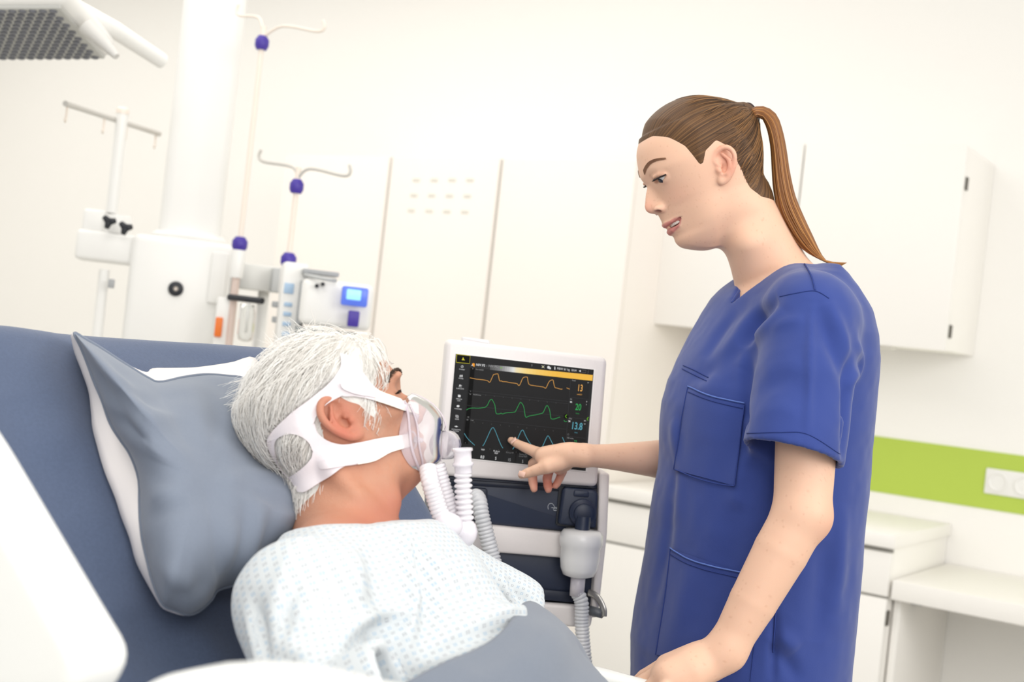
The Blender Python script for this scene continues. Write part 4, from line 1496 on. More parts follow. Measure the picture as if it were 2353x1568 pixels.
tm = MB()
tx = 0
for j in range(-7, 8):
    wj = .0042 if abs(j) < 2 else .0036
    an = j * .19
    c = np.array([.0205 * math.sin(an), .0705 + .0150 * math.cos(an), -.0540 + .0010 * abs(j) * .35])
    ax_t = np.array([[math.cos(an), -math.sin(an), 0], [math.sin(an), math.cos(an), 0], [0, 0, 1]])
    put('tooth', *rbox(NO + c @ NA, (.0021, .0016, .0042), ax_t @ NA, .0012, 2), mat('tooth', (240, 236, 226), 0.2), nurse)

# nails on the visible finger tips
M_nail = mat('nail', (238, 196, 178), 0.25)
for a, b, d, ang in ((1199, 1090, 2.03, .32), (1180, 1013, 2.10, -.5)):
    q = hit(nbv, a, b, .0003)
    if q is None:
        continue
    r = nbv.find_nearest(Vector(q))
    n_ = unit(np.array(r[1]))
    e1 = unit(RC * math.cos(ang) - UC * math.sin(ang) * 1.0)
    e1 = unit(e1 - n_ * e1.dot(n_))
    e2 = np.cross(n_, e1)
    v_, f_ = rbox(q, (.0058, .0042, .0007), np.array([e1, e2, n_]), .0006, 1)
    put('fingernail', v_, f_, M_nail, nurse)

# hair: a smooth cap that starts at the hairline and runs back to the tie
HPOLY = np.array([(.125, .0735), (.096, .0750), (.076, .0755), (.062, .064), (.048, .044), (.042, .026), (.036, .008), (.026, .010), (.017, .026), (.000, .034), (-.014, .020), (-.024, -.018), (-.030, -.045), (-.045, -.065), (-.072, -.077), (-.16, -.08), (-.16, .17), (.125, .17)])


def poly_sd(y, z, poly):
    d = np.full(y.shape, 9.0, np.float32)
    ins = np.zeros(y.shape, bool)
    n = len(poly)
    for i in range(n):
        a, b = poly[i], poly[(i + 1) % n]
        ex, ez = b - a
        t = np.clip(((y - a[0]) * ex + (z - a[1]) * ez) / (ex * ex + ez * ez), 0, 1)
        d = np.minimum(d, np.hypot(y - a[0] - t * ex, z - a[1] - t * ez))
        c = ((a[1] > z) != (b[1] > z)) & (y < (b[0] - a[0]) * (z - a[1]) / (b[1] - a[1] + 1e-12) + a[0])
        ins ^= c
    return np.where(ins, d, -d)


hf_ = Field((-.09, -.125, -.09), (.09, .12, .145), .0022)
head_solid(hf_, PR_W)
hf_.cap(nP(1708, 490, 2.0), nP(1792, 655, 2.02), .0500, .0560, k=.022)
TIE = nP(1722, 262, 1.985)
TIE[0] = 0.0
TD = unit(nP(1742, 250, 1.985) * [0, 1, 1] - TIE)
hf_.cap(TIE - TD * .020, TIE, .022, .0125, k=.03)
X_ = np.stack(np.meshgrid(*hf_.ax, indexing='ij'), -1)
pd = poly_sd(X_[..., 1], X_[..., 2], HPOLY)
hf_.v = (hf_.v - np.where(pd < 0, -.003 + pd * .3, -.0012 + .0085 * np.clip(pd / .032, 0, 1) ** .9)).astype(np.float32)
HV, HQ = hf_.mesh()
keep = hf_.lo if hasattr(hf_, 'lo') else None
ok = poly_sd(HV[:, 1], HV[:, 2], HPOLY) > -.004
HQ = HQ[ok[HQ].all(1)]
rel = HV - (TIE - TD * .004)
e1_ = unit(np.cross(TD, [1, 0, 0]))
e2_ = np.cross(TD, e1_)
angv = np.arctan2(rel @ e2_, rel @ e1_)
dist = np.linalg.norm(rel, axis=1)


def hair_mat(name, dark, mid, light, rough=0.38, u=60, v=5):
    m = bpy.data.materials.new(name)
    m.use_nodes = True
    nt = m.node_tree
    N, L = nt.nodes.new, nt.links
    b = nt.nodes['Principled BSDF']
    b.inputs['Roughness'].default_value = rough
    b.inputs['Specular IOR Level'].default_value = 0.3
    uvn = N('ShaderNodeUVMap')
    mp = N('ShaderNodeMapping')
    mp.inputs['Scale'].default_value = (u, v, 1)
    L.new(uvn.outputs[0], mp.inputs[0])
    n = N('ShaderNodeTexNoise')
    n.inputs['Scale'].default_value = 1.0
    n.inputs['Detail'].default_value = 6
    n.inputs['Roughness'].default_value = 0.7
    L.new(mp.outputs[0], n.inputs['Vector'])
    cr = N('ShaderNodeValToRGB')
    e = cr.color_ramp.elements
    e[0].position, e[0].color = 0.33, lin(dark) + (1,)
    e[1].position, e[1].color = 0.70, lin(light) + (1,)
    q = e.new(0.5)
    q.color = lin(mid) + (1,)
    L.new(n.outputs[0], cr.inputs[0])
    L.new(cr.outputs[0], b.inputs['Base Color'])
    bp = N('ShaderNodeBump')
    bp.inputs['Strength'].default_value = 0.5
    bp.inputs['Distance'].default_value = 0.0015
    L.new(n.outputs[0], bp.inputs['Height'])
    L.new(bp.outputs[0], b.inputs['Normal'])
    return m


M_hair = hair_mat('brown_hair', (46, 32, 22), (92, 64, 40), (146, 108, 68), rough=.5)
hair = put('hair', HV @ NA + NO, HQ, M_hair, nurse, uv=np.stack([np.abs(angv), dist], 1))
# fine strands on the cap, from the hairline towards the tie
hb2 = BVHTree.FromPolygons([tuple(x) for x in HV.tolist()], HQ.tolist())
STR = MB()
M_st = [mat('strand_dark', (62, 42, 27), 0.45), mat('strand_light', (150, 108, 66), 0.4)]
for m_i in (0, 1):
    mb = MB()
    for _ in range(420):
        an = RNG.uniform(0.02, 2.9) * (1 if RNG.random() < .8 else -1)
        d0, d1 = RNG.uniform(.08, .23), RNG.uniform(.015, .06)
        pts = []
        wob = RNG.normal(0, .03)
        for t in np.linspace(0, 1, 9):
            dd = d0 + (d1 - d0) * t
            aa = an + wob * math.sin(t * 3)
            q = TIE - TD * .004 + dd * .55 * (e1_ * math.cos(aa) + e2_ * math.sin(aa)) - TD * dd * .35
            r = hb2.find_nearest(Vector(q))
            pts.append(np.array(r[0]) + np.array(r[1]) * .0006)
        pts = np.array(pts)
        if poly_sd(pts[:, 1], pts[:, 2], HPOLY).min() < -.009:
            continue
        mb.add(tube(pts @ NA + NO, np.interp(np.linspace(0, 1, 9), [0, .2, 1], [.0001, .00045, .0003]), 3))
    mb.put('strands', M_st[m_i], hair)
# ponytail: a bundle of strands over the tie, down the back of the neck
outer = catmull([(1722, 252), (1742, 245), (1764, 249), (1784, 266), (1796, 298), (1805, 339), (1814, 397), (1826, 451), (1845, 499), (1867, 546), (1884, 580), (1900, 600), (1946, 604)], 5)
inner = catmull([(1728, 276), (1742, 268), (1752, 272), (1762, 292), (1768, 316), (1772, 345), (1775, 397), (1779, 440), (1790, 488), (1811, 530), (1836, 563), (1868, 588), (1925, 616)], 5)
n_p = 30
outer, inner = resample(outer, n_p), resample(inner, n_p)
ctr_d = 1.99
pm = [MB(), MB(), MB()]
mid_px = (outer + inner) / 2
half_w = np.linalg.norm(outer - inner, axis=1) / 2
for i in range(620):
    r_, a_ = math.sqrt(RNG.random()), RNG.random() * 2 * math.pi
    s0, s1 = r_ * math.cos(a_), r_ * math.sin(a_)
    ln_ = n_p if RNG.random() < .35 else RNG.integers(n_p - 6, n_p)
    ph = RNG.random() * 6
    pts = []
    for k in range(ln_):
        u = k / (n_p - 1)
        wob = .10 * math.sin(ph + 5 * u) * u
        q = mid_px[k] + (outer[k] - mid_px[k]) * np.clip(s0 + wob, -1.05, 1.05)
        dep = ctr_d - s1 * half_w[k] / 1500 * (.95 + .25 * u)
        pts.append(P(q[0], q[1], dep))
    rr = np.interp(np.linspace(0, 1, ln_), [0, .1, .75, 1], [.0009, .0013, .0012, .0002])
    pm[0 if r_ < .55 else (1 if RNG.random() < .6 else 2)].add(tube(np.array(pts), rr, 4))
pony = pm[0].put('ponytail', mat('pony_dark', (84, 52, 27), 0.4), nurse)
pm[1].put('strands', mat('pony_mid', (136, 86, 42), 0.35), pony)
pm[2].put('strands', mat('pony_light', (182, 126, 66), 0.32), pony)
mb = MB()
for k in range(3):
    c = TIE + TD * (.011 + (k - 1) * .0050)
    rg = [c + .0150 * (e1_ * math.cos(a) + e2_ * math.sin(a)) for a in np.linspace(0, 2 * np.pi, 25)]
    mb.add(tube(np.array(rg) @ NA + NO, .0032, 8, False))
mb.put('hair_tie', mat('hair_tie', (52, 34, 40), 0.7), nurse)

# ------------------------------------------------------------------ scrub top
GA = np.eye(3)
sf = Field(np.minimum(tc - [.42, .42, .72], tc), tc + [.42, .42, .16], .0036)
sf.op(torso_fn(0.0), tc - [.3, .3, .75], tc + [.3, .3, .14], .01, pad=0)
HEM = P(1822, 1040, 1.775)
sd = unit(HEM - SN)
sv_ = Field(np.minimum(tc - [.42, .42, .72], tc), tc + [.42, .42, .16], .0036)
sv_.chain([SN, SN * .5 + HEM * .5, HEM + sd * .04], [.0640, .0690, .0690], k=.02)
sf.cap(SN + UZ * .012 - TS * .02, np.array([np.interp(SN[2] + .05, tz, tcx), np.interp(SN[2] + .05, tz, tcy), SN[2] + .055]), .056, .05, k=.03)
HF_ = SF * .42 + EF * .58
sv_.chain([SF, HF_ + (EF - SF) * .1], [.062, .062], k=.02)
sf.cap(SF + UZ * .012 + TS * .02, np.array([np.interp(SN[2] + .05, tz, tcx), np.interp(SN[2] + .05, tz, tcy), SN[2] + .055]), .056, .05, k=.03)
# crease where the sleeve leaves the body, sleeve hems (open below), shirt hem, neckline
h1, h2, h3 = P(1716, 1012, 1.765), P(1930, 1067, 1.745), P(1800, 1062, 1.845)
hn = unit(np.cross(h2 - h1, h3 - h1))
hn = hn if hn @ sd > 0 else -hn
bxl, bxh = HEM - [.16, .16, .16], HEM + [.16, .16, .12]
arm_c = lambda X: np.linalg.norm(np.cross(X - SN, sd), axis=-1)


def sleeve_cut(X):
    h = (X - h1) @ hn
    return np.maximum(-h, arm_c(X) - .12)


sv_.op(sleeve_cut, bxl, bxh, .002, 'sub', pad=0)
sv_.op(lambda X: np.maximum(arm_c(X) - .0610, -((X - h1) @ hn) - .06), bxl, bxh, .003, 'sub', pad=0)
sdf_ = unit(EF - SF)
sv_.op(lambda X: np.maximum(-((X - HF_) @ sdf_), np.linalg.norm(np.cross(X - SF, sdf_), axis=-1) - .08), HF_ - .12, HF_ + .12, .002, 'sub', pad=0)
k_ = .030
t_ = np.clip(0.5 + 0.5 * (sf.v - sv_.v) / k_, 0, 1)
sf.v = (sf.v * (1 - t_) + sv_.v * t_ - k_ * t_ * (1 - t_)).astype(np.float32)
sv_ = None
VB = P(1680, 697, 2.0)
KN = P(1838, 590, 1.925)
sgn = lambda q: q * 1.0
KF = KN - 2 * TS * ((KN - tc) @ TS)
VBm = VB - TS * ((VB - tc) @ TS)
n1 = unit(np.cross(KN - VBm, TF))
n1 = n1 if n1[2] > 0 else -n1
n2 = unit(np.cross(KF - VBm, TF))
n2 = n2 if n2[2] > 0 else -n2
nkx = P(1795, 640, 2.0)
sf.op(lambda X: np.maximum(np.maximum(-((X - VBm) @ n1), -((X - VBm) @ n2)), -((X - nkx) @ TF) - .035), tc - [.3, .3, .1], tc + [.3, .3, .3], .003, 'sub', pad=0)
sf.op(lambda X: (KN[2] + .001 + .10 * np.clip((X - KN) @ TF, -.2, 0)) - X[..., 2], tc - [.3, .3, .1], tc + [.3, .3, .3], .004, 'sub', pad=0)
SV, SQ = sf.mesh()
SV = relax(SV, SQ, 2, 0.5)
FOLDS = [([(1722, 802), (1745, 730), (1790, 690)], .016, -.010), ([(1722, 802), (1717, 900), (1714, 1000)], .010, -.006),
         ([(1700, 850), (1745, 770), (1800, 705)], .014, .006), ([(1640, 860), (1690, 780), (1760, 690)], .018, .005), ([(1620, 830), (1660, 760), (1700, 715)], .014, -.004),
         ([(1868, 690), (1862, 800), (1860, 900), (1855, 1005)], .006, .0035), ([(1880, 700), (1905, 780), (1935, 850), (1950, 900)], .014, -.006), ([(1900, 690), (1930, 760), (1958, 830)], .012, .005),
         ([(1955, 800), (1950, 900), (1940, 1000), (1935, 1060)], .010, -.009), ([(1968, 780), (1972, 840), (1952, 890)], .010, .006), ([(1770, 760), (1810, 740), (1850, 735)], .010, .003),
         ([(1560, 880), (1620, 860), (1700, 800)], .018, -.004), ([(1545, 960), (1560, 1080), (1545, 1220)], .016, .005), ([(1575, 940), (1560, 1060), (1530, 1250), (1500, 1400)], .016, -.005),
         ([(1590, 1300), (1560, 1420), (1530, 1500)], .02, .004), ([(1700, 1150), (1680, 1260), (1640, 1380)], .022, -.004), ([(1935, 1150), (1930, 1280), (1915, 1420)], .016, .005), ([(1900, 1240), (1890, 1360), (1870, 1480)], .02, -.005),
         ([(1780, 1400), (1779, 1480), (1776, 1568)], .007, -.006), ([(1772, 1490), (1800, 1470), (1830, 1500)], .012, .006), ([(1790, 1500), (1815, 1530), (1835, 1568)], .012, -.005), ([(1740, 900), (1790, 880), (1840, 885)], .014, -.0025), ([(1735, 950), (1790, 940), (1840, 950)], .014, .002),
         ([(1690, 1440), (1640, 1470), (1560, 1490)], .016, .003), ([(1720, 1040), (1700, 1100), (1690, 1180)], .014, .004)]
SV = fold(SV, SQ, [(p_, w_, h_ * 1.35) for p_, w_, h_ in FOLDS])
SV = SV + normals(SV, SQ) * (vnoise(SV, 22, 5) * .0016 + vnoise(SV, 60, 8) * .0006)[:, None]
M_scrub = mat('scrub_blue', (44, 66, 140), 0.85, noise=0.10, nscale=6, bump=0.12, bscale=1500, sheen=0.25)
shirt = put('scrub_top', SV, SQ, M_scrub, nurse)
sbv = bvh(SV, SQ)


def seam(pts, w=.0011, off=.0004, name='seam', m=None, parent=None, tree=None, every=3):
    pp = resample(catmull(pts, 8), max(8, int(np.sum(np.linalg.norm(np.diff(np.array(pts, float), axis=0), axis=1)) / every)))
    q = [hit(tree or sbv, a, b, off) for a, b in pp]
    q = [x for x in q if x is not None]
    if len(q) < 3:
        return None
    run = [[q[0]]]
    for a, b in zip(q[:-1], q[1:]):
        if np.linalg.norm(a - b) > .03:
            run.append([])
        run[-1].append(b)
    mb = MB()
    for r in run:
        if len(r) > 2:
            mb.add(tube(np.array(r), w, 5))
    if mb.n:
        return mb.put(name, m, parent)


def patch(poly4, n=18, m_=18, off=.0022, tree=None):
    """a cloth patch lying on a surface: corner pixels -> thin raised sheet"""
    a, b, c, d = np.array(poly4, float)
    G = np.zeros((n, m_, 3))
    for i in range(n):
        for j in range(m_):
            u, v = i / (n - 1), j / (m_ - 1)
            q = (a * (1 - u) + b * u) * (1 - v) + (d * (1 - u) + c * u) * v
            h_ = hit(tree or sbv, q[0], q[1], off)
            G[i, j] = h_ if h_ is not None else (G[i, j - 1] if j else G[i - 1, j])
    return gridmesh(G)


M_seam = mat('scrub_seam', (40, 60, 130), 0.9)
M_seaml = mat('scrub_edge', (92, 118, 190), 0.85)
pk = put('pocket', *patch([(1584, 890), (1712, 930), (1690, 1117), (1552, 1080)]), M_scrub, shirt)
seam([(1552, 1078), (1600, 1098), (1650, 1112), (1690, 1117)], .0010, .0030, 'seam', M_seam, shirt)
seam([(1690, 1117), (1702, 1020), (1711, 932)], .0010, .0030, 'seam', M_seam, shirt)
seam([(1584, 890), (1640, 912), (1712, 928)], .0012, .0032, 'seam', M_seaml, shirt)
seam([(1584, 902), (1640, 923), (1710, 940)], .0006, .0030, 'seam', M_seam, shirt)
seam([(1584, 890), (1566, 980), (1552, 1078)], .0008, .0028, 'seam', M_seam, shirt)
put('pocket', *patch([(1544, 1262), (1716, 1320), (1690, 1545), (1510, 1505)]), M_scrub, shirt)
seam([(1544, 1260), (1585, 1285), (1640, 1302), (1714, 1318)], .0012, .0032, 'seam', M_seaml, shirt)
seam([(1544, 1274), (1585, 1297), (1640, 1314), (1708, 1330)], .0006, .0030, 'seam', M_seam, shirt)
seam([(1544, 1262), (1530, 1380), (1510, 1505)], .0008, .0028, 'seam', M_seam, shirt)
seam([(1570, 840), (1598, 852), (1628, 868)], .0008, .0006, 'seam', M_seam, shirt)
seam([(1568, 848), (1596, 862), (1624, 876)], .0008, .0006, 'seam', M_seam, shirt)
seam([(1838, 592), (1856, 620), (1866, 640), (1873, 668)], .0012, .0008, 'seam', M_seam, shirt)
seam([(1792, 682), (1830, 674), (1873, 669), (1905, 686)], .0007, .0005, 'seam', M_seam, shirt)
seam([(1716, 996), (1790, 994), (1855, 998), (1930, 1044)], .0006, .0006, 'seam', M_seam, shirt)
seam([(1782, 1405), (1780, 1450), (1776, 1500)], .0012, .0006, 'seam', M_seam, shirt)
seam([(1734, 1475), (1728, 1530), (1724, 1566)], .0006, .0005, 'seam', M_seam, shirt)
# collar band along the neckline
seam([(1838, 590), (1790, 602), (1745, 626), (1705, 662), (1682, 696)], .0022, .0, 'collar_edge', M_scrub, shirt)

# trousers under the hem
pf = Field(tc - [.40, .40, 1.40], tc + [.40, .40, -.50], .008)
hipz = 0.86
hc_ = np.array([tcx[0], tcy[0], hipz])
pf.ell(hc_ + TF * .0, (.16, .16, .13), k=.03)
for s in (-1, 1):
    a = hc_ + TS * s * .085 - UZ * .03
    pf.chain([a, a * [1, 1, 0] + UZ * .48, a * [1, 1, 0] + UZ * .06], [.098, .075, .068], k=.02)
PV, PQ = pf.mesh()
put('trousers', PV, PQ, mat('scrub_trousers', (48, 70, 146), 0.85), nurse)
for s in (-1, 1):
    a = (hc_ + TS * s * .085) * [1, 1, 0]
    sh = Field(a - [.2, .2, .02], a + [.2, .2, .12], .007)
    sh.ell(a + UZ * .045 + TF * .05, (.052, .135, .042), np.array([TS, TF, UZ]), k=.01)
    sh.plane(a, -UZ, a - .2, a + .2)
    put('shoe', *sh.mesh(), M_plast, nurse)
# ------------------------------------------------------------------ bed, mattress, pillow, blanket
M_sheet = mat('blue_grey_sheet', (84, 97, 124), 0.95, noise=0.10, nscale=260, bump=0.25, bscale=700, sheen=0.2)
M_blank = mat('grey_blanket', (116, 124, 138), 0.95, noise=0.05, nscale=300, bump=0.15, bscale=900, sheen=0.2)
M_pill = mat('grey_pillowcase', (120, 129, 145), 0.9, noise=0.04, nscale=300, bump=0.1, bscale=900, sheen=0.2)
M_pillw = mat('white_pillowcase', (238, 232, 230), 0.9)
SL = rad(47)
BT = np.array([math.cos(SL), 0, -math.sin(SL)])       # down the backrest
BN = np.array([math.sin(SL), 0, math.cos(SL)])        # off the backrest
B0 = np.array([-1.305, 1.13, 1.158])                  # middle of its upper edge, on the sheet
YA = np.array([0, 1.0, 0])

bed = thing('hospital_bed', 'white hospital bed frame with raised backrest and side panels', 'bed', (-0.5, 1.13, 0))


def brail(poly, y0, y1, r, name, rr):
    """a moulded side panel: outline measured on the plane y = y0"""
    pts = np.array([PA(a, b, 1, y0)[[0, 2]] for a, b in rnd(poly, rr)])
    if np.sum(pts[:, 0] * np.roll(pts[:, 1], -1) - pts[:, 1] * np.roll(pts[:, 0], -1)) < 0:
        pts = pts[::-1]
    e0 = pts - np.roll(pts, 1, 0)
    e1 = np.roll(pts, -1, 0) - pts
    e0 /= np.linalg.norm(e0, axis=1)[:, None] + 1e-12
    e1 /= np.linalg.norm(e1, axis=1)[:, None] + 1e-12
    n0, n1 = np.stack([-e0[:, 1], e0[:, 0]], 1), np.stack([-e1[:, 1], e1[:, 0]], 1)
    bis = n0 + n1
    bis /= np.maximum((bis * n0).sum(1), 0.4)[:, None]
    rings = []
    for t in np.linspace(0, math.pi / 2, 5):
        rings.append((r * (1 - math.sin(t)), y0 + r * (1 - math.cos(t))))
    rings = [(o, y) for o, y in rings]
    rings += [(o, y1 - (y - y0)) for o, y in rings[::-1]]
    R_ = [np.stack([(pts + bis * o)[:, 0], np.full(len(pts), y), (pts + bis * o)[:, 1]], 1) for o, y in rings]
    v, f = loft(R_)
    return put(name, v, f, M_rail, bed, sharp=60)


brail([(-330, 700), (-120, 985), (0, 1197), (108, 1388), (188, 1526), (120, 1650), (-420, 1650), (-520, 900)], .585, .635, .012, 'side_panel', [60, 80, 0, 0, 60, 60, 80, 80])
brail([(262, 1620), (330, 1562), (420, 1543), (500, 1539), (580, 1545), (660, 1560), (820, 1600), (980, 1640), (980, 1760), (262, 1760)], .575, .625, .012, 'side_panel', [36, 40, 0, 0, 0, 0, 0, 50, 50, 50])
put('rail_tube', *tube([PA(150, 1520, 1, .645), PA(190, 1560, 1, .645), PA(260, 1650, 1, .645)], .011, 12), mat('pale_blue_grey_tube', (188, 198, 208), 0.35), bed)
put('frame', *bx((-1.05, .70, .36), (.85, 1.56, .43), .01), M_rail, bed, sharp=35)
put('backrest_frame', *rbox(B0 + BT * .45 - BN * .165, (.44, .42, .02), np.array([BT, YA, BN]), .01), M_rail, bed, sharp=35)
put('headboard', *bx((-1.62, .70, .40), (-1.58, 1.56, .95), .015), M_rail, bed, sharp=35)
put('headboard_bracket', *bx((-1.60, .80, .37), (-1.0, 1.46, .41), .01), M_rail, bed, sharp=35)
put('side_panel', *bx((-.86, 1.562, .50), (.30, 1.602, .800), .019, 4), M_rail, bed, sharp=35)
for x in (-.95, .7):
    for y in (.78, 1.48):
        lg = put('leg', *bx((x - .03, y - .03, .07), (x + .03, y + .03, .37), .006), M_greyp, bed, sharp=35)
        put('caster', *lathe([(.055, -.015), (.062, 0), (.055, .015)], (x, y, .063), (0, 1, 0), 18), M_black, lg)

mf = Field((-1.48, .60, .38), (.95, 1.68, 1.24), .010)


def rb_sdf(c, half, ax, r):
    ax = np.asarray(ax)

    def fn(X):
        q = np.abs((X - c) @ ax.T) - (np.asarray(half) - r)
        return np.linalg.norm(np.maximum(q, 0), axis=-1) + np.minimum(q.max(-1), 0) - r
    e = (np.abs(ax) * np.asarray(half)[:, None]).sum(0)
    return fn, np.asarray(c) - e, np.asarray(c) + e


fn, l_, h_ = rb_sdf(B0 + BT * .416 - BN * .068, (.474, .455, .068), [BT, YA, BN], .045)
mf.op(fn, l_, h_, .02)
hinge = B0 + BT * .84
fn, l_, h_ = rb_sdf(np.array([(hinge[0] + .86) / 2, 1.13, hinge[2] - .062]), ((.86 - hinge[0]) / 2, .42, .068), np.eye(3), .045)
mf.op(fn, l_, h_, .05)
MV, MQ = mf.mesh()
MV = relax(MV, MQ, 2)
MV = fold(MV, MQ, [([(60, 780), (130, 930), (230, 1130), (330, 1330)], .05, .012), ([(20, 900), (120, 1100), (260, 1330), (400, 1530)], .05, -.010), ([(150, 1150), (260, 1260), (300, 1450), (360, 1568)], .035, .010),
                   ([(280, 1400), (330, 1500), (350, 1568)], .03, -.008), ([(420, 1430), (470, 1500), (500, 1568)], .03, .008), ([(100, 760), (300, 790), (520, 830)], .03, -.004), ([(40, 1000), (100, 1020), (160, 1050)], .04, .006)])
MV += normals(MV, MQ) * (vnoise(MV, 7, 2) * .004)[:, None]
mt = put('mattress', MV, MQ, M_sheet)
tag(mt, 'mattress in a blue-grey fitted sheet on the raised bed', 'mattress')

# pillow: grey face from the seam inwards, white back that shows beyond the seam
seam_px = [(171, 766), (200, 783), (250, 812), (300, 843), (340, 868), (366, 878), (420, 868), (470, 863), (520, 866), (566, 876), (600, 930), (640, 1020), (680, 1090), (704, 1140), (706, 1175), (690, 1206), (650, 1242), (615, 1277), (585, 1315), (550, 1340), (503, 1357), (488, 1380),
           (462, 1404), (432, 1415), (400, 1405), (371, 1389), (350, 1330), (336, 1270), (325, 1200), (320, 1112), (302, 1046), (281, 1010), (258, 975), (241, 940), (225, 900), (205, 840), (187, 800)]
out_px = [(165, 764), (199, 781), (250, 810), (300, 841), (336, 856), (352, 847), (420, 848), (470, 843), (530, 833), (592, 826), (606, 925), (644, 1018), (683, 1090), (706, 1140), (707, 1176), (690, 1206), (650, 1242), (615, 1277), (585, 1315), (550, 1340), (503, 1357), (488, 1380),
          (462, 1404), (432, 1416), (398, 1407), (366, 1390), (335, 1345), (310, 1288), (285, 1210), (268, 1150), (243, 1088), (226, 1035), (212, 985), (207, 945), (200, 895), (184, 850), (169, 800)]
NP = 150
sp_ = resample(catmull(seam_px, 8, True), NP, True)
# pair the outer outline with the seam by corner index
kk = np.linspace(0, len(seam_px), NP, endpoint=False)


def loop(pts):
    c = catmull(pts, 10, True)
    i = np.linspace(0, len(c), NP, endpoint=False)
    c2 = np.vstack([c, c[:1]])
    return np.stack([np.interp(i, np.arange(len(c2)), c2[:, q]) for q in (0, 1)], 1)


sp_, op_ = loop(seam_px), loop(out_px)
ctr = np.array([470., 1110.])
PN = unit(BN + 0.10 * np.array([0, -1, 0]))
near = np.clip((sp_[:, 0] - 520) / 180, 0, 1) * np.clip((sp_[:, 1] - 960) / 150, 0, 1)


def pp(px, off):
    return PPL(px[0], px[1], B0 + BN * off, BN)


so = .050 + .055 * near
rings = []
rs = np.concatenate([np.linspace(0, .9, 34)[1:], [.94, .97, .99, 1.0]])
for r in rs:
    row = []
    for i in range(NP):
        q = ctr + (sp_[i] - ctr) * r
        bul = (1 - r ** 2.6) ** .55
        row.append(pp(q, so[i] * min(1, r * r + .0) + (1 - r * r) * .06 + bul * .068))
    rings.append(np.array(row))
FVp = np.concatenate(rings)
n_r = len(rings)
FQp = np.array([(i * NP + j, i * NP + (j + 1) % NP, (i + 1) * NP + (j + 1) % NP, (i + 1) * NP + j) for i in range(n_r - 1) for j in range(NP)])
c0 = len(FVp)
FVp = np.vstack([FVp, rings[0].mean(0)])
PF_ = [([(200, 790), (300, 900), (345, 960)], .014, .007), ([(190, 800), (270, 940), (330, 1010)], .016, -.008), ([(250, 960), (310, 1000), (350, 1005)], .010, -.009), ([(300, 990), (360, 960), (420, 960)], .012, .005), ([(270, 880), (340, 920), (400, 905)], .014, -.005),
       ([(330, 1110), (370, 1140), (420, 1150)], .010, .005), ([(326, 1190), (380, 1170), (440, 1160)], .010, -.006), ([(335, 1180), (400, 1120), (460, 1100)], .014, .004), ([(520, 1110), (580, 1090), (650, 1100), (700, 1140)], .010, .005), ([(580, 1130), (640, 1150), (700, 1175)], .010, -.005),
       ([(600, 1160), (590, 1240), (560, 1330)], .010, .006), ([(570, 1150), (560, 1250), (530, 1340)], .010, -.006), ([(640, 1150), (625, 1210), (600, 1280)], .010, -.005), ([(540, 1190), (520, 1280), (480, 1350)], .012, .004), ([(380, 1360), (430, 1370), (480, 1340)], .014, -.006), ([(360, 1300), (420, 1340), (470, 1390)], .012, .006),
       ([(480, 900), (500, 960), (495, 1020)], .012, -.004), ([(440, 880), (450, 950), (470, 1040)], .014, .004), ([(520, 1000), (530, 1100), (520, 1200)], .012, .003)]
FVp[:c0] = fold(FVp[:c0], FQp, [(p_, w_, h_ * .7) for p_, w_, h_ in PF_])
FVp[:c0] += normals(FVp[:c0], FQp) * (vnoise(FVp[:c0], 26, 4) * .0022)[:, None]
pl = thing('pillow', 'grey pillow with a white back leaning under the patient\'s head', 'pillow', pp((470, 1200), .02))
put('pillowcase_face', FVp, FQp.tolist() + [(j, c0, (j + 1) % NP) for j in range(NP)], M_pill, pl)
put('piping', *tube(np.vstack([FVp[c0 - NP:c0], FVp[c0 - NP:c0 - NP + 2]]), .0024, 8, False), M_pill, pl)
rings = []
for f_, dz, pull in ((0, .0, 0), (.35, -.008, 0), (.75, -.018, 0), (1.0, -.028, 0), (1.0, -.045, .10), (1.0, -.045, .35), (1.0, -.045, .7)):
    row = []
    for i in range(NP):
        q = sp_[i] + (op_[i] - sp_[i]) * f_
        q = q + (ctr - q) * pull
        row.append(pp(q, max(so[i] + dz, .004)))
    rings.append(np.array(row))
BV, BQ = loft(rings, False)
BV = np.vstack([BV, rings[-1].mean(0)])
b0 = (len(rings) - 1) * NP
wv = vnoise(BV, 30, 6) * .003
BV[NP:] += BN * wv[NP:, None]
put('pillowcase_back', BV, list(BQ) + [(b0 + j, b0 + (j + 1) % NP, len(BV) - 1) for j in range(NP)], M_pillw, pl)

# blanket over the hips and legs: rings across the bed, from the hem towards the foot
st_ = [(-.82, .938, .345, 1.12), (-.75, .922, .330, 1.12), (-.70, .890, .300, 1.12), (-.60, .84, .26, 1.12), (-.45, .79, .245, 1.12), (-.25, .75, .24, 1.12), (.0, .72, .24, 1.12), (.35, .68, .23, 1.12), (.80, .64, .21, 1.12)]
sx = np.concatenate([np.linspace(-.80, -.5, 40), np.linspace(-.49, .80, 44)])
rings = []
for x in sx:
    zt, hw, yc_ = (np.interp(x, [q[0] for q in st_], [q[k] for q in st_]) for k in (1, 2, 3))
    row = []
    for a in np.linspace(0, math.pi, 70):
        c, s_ = math.cos(a), math.sin(a)
        y = yc_ + hw * np.sign(c) * abs(c) ** .8
        zb = max(np.interp(x, [-1, hinge[0], 1], [hinge[2] + (hinge[0] + 1) * math.tan(SL), hinge[2], hinge[2]]), hinge[2]) + .008
        # the hem runs slantwise: nearer the head on the far side
        xx = x + (.0 if x > -.5 else (-.5 - x) / .3 * (.045 + .085 * math.tanh((1.22 - y) / .16)))
        row.append((xx, y, zb + (zt - zb) * abs(s_) ** float(np.interp(x, [-.78, -.68], [.30, .45]))))
    rings.append(np.array(row))
G = np.array(rings)
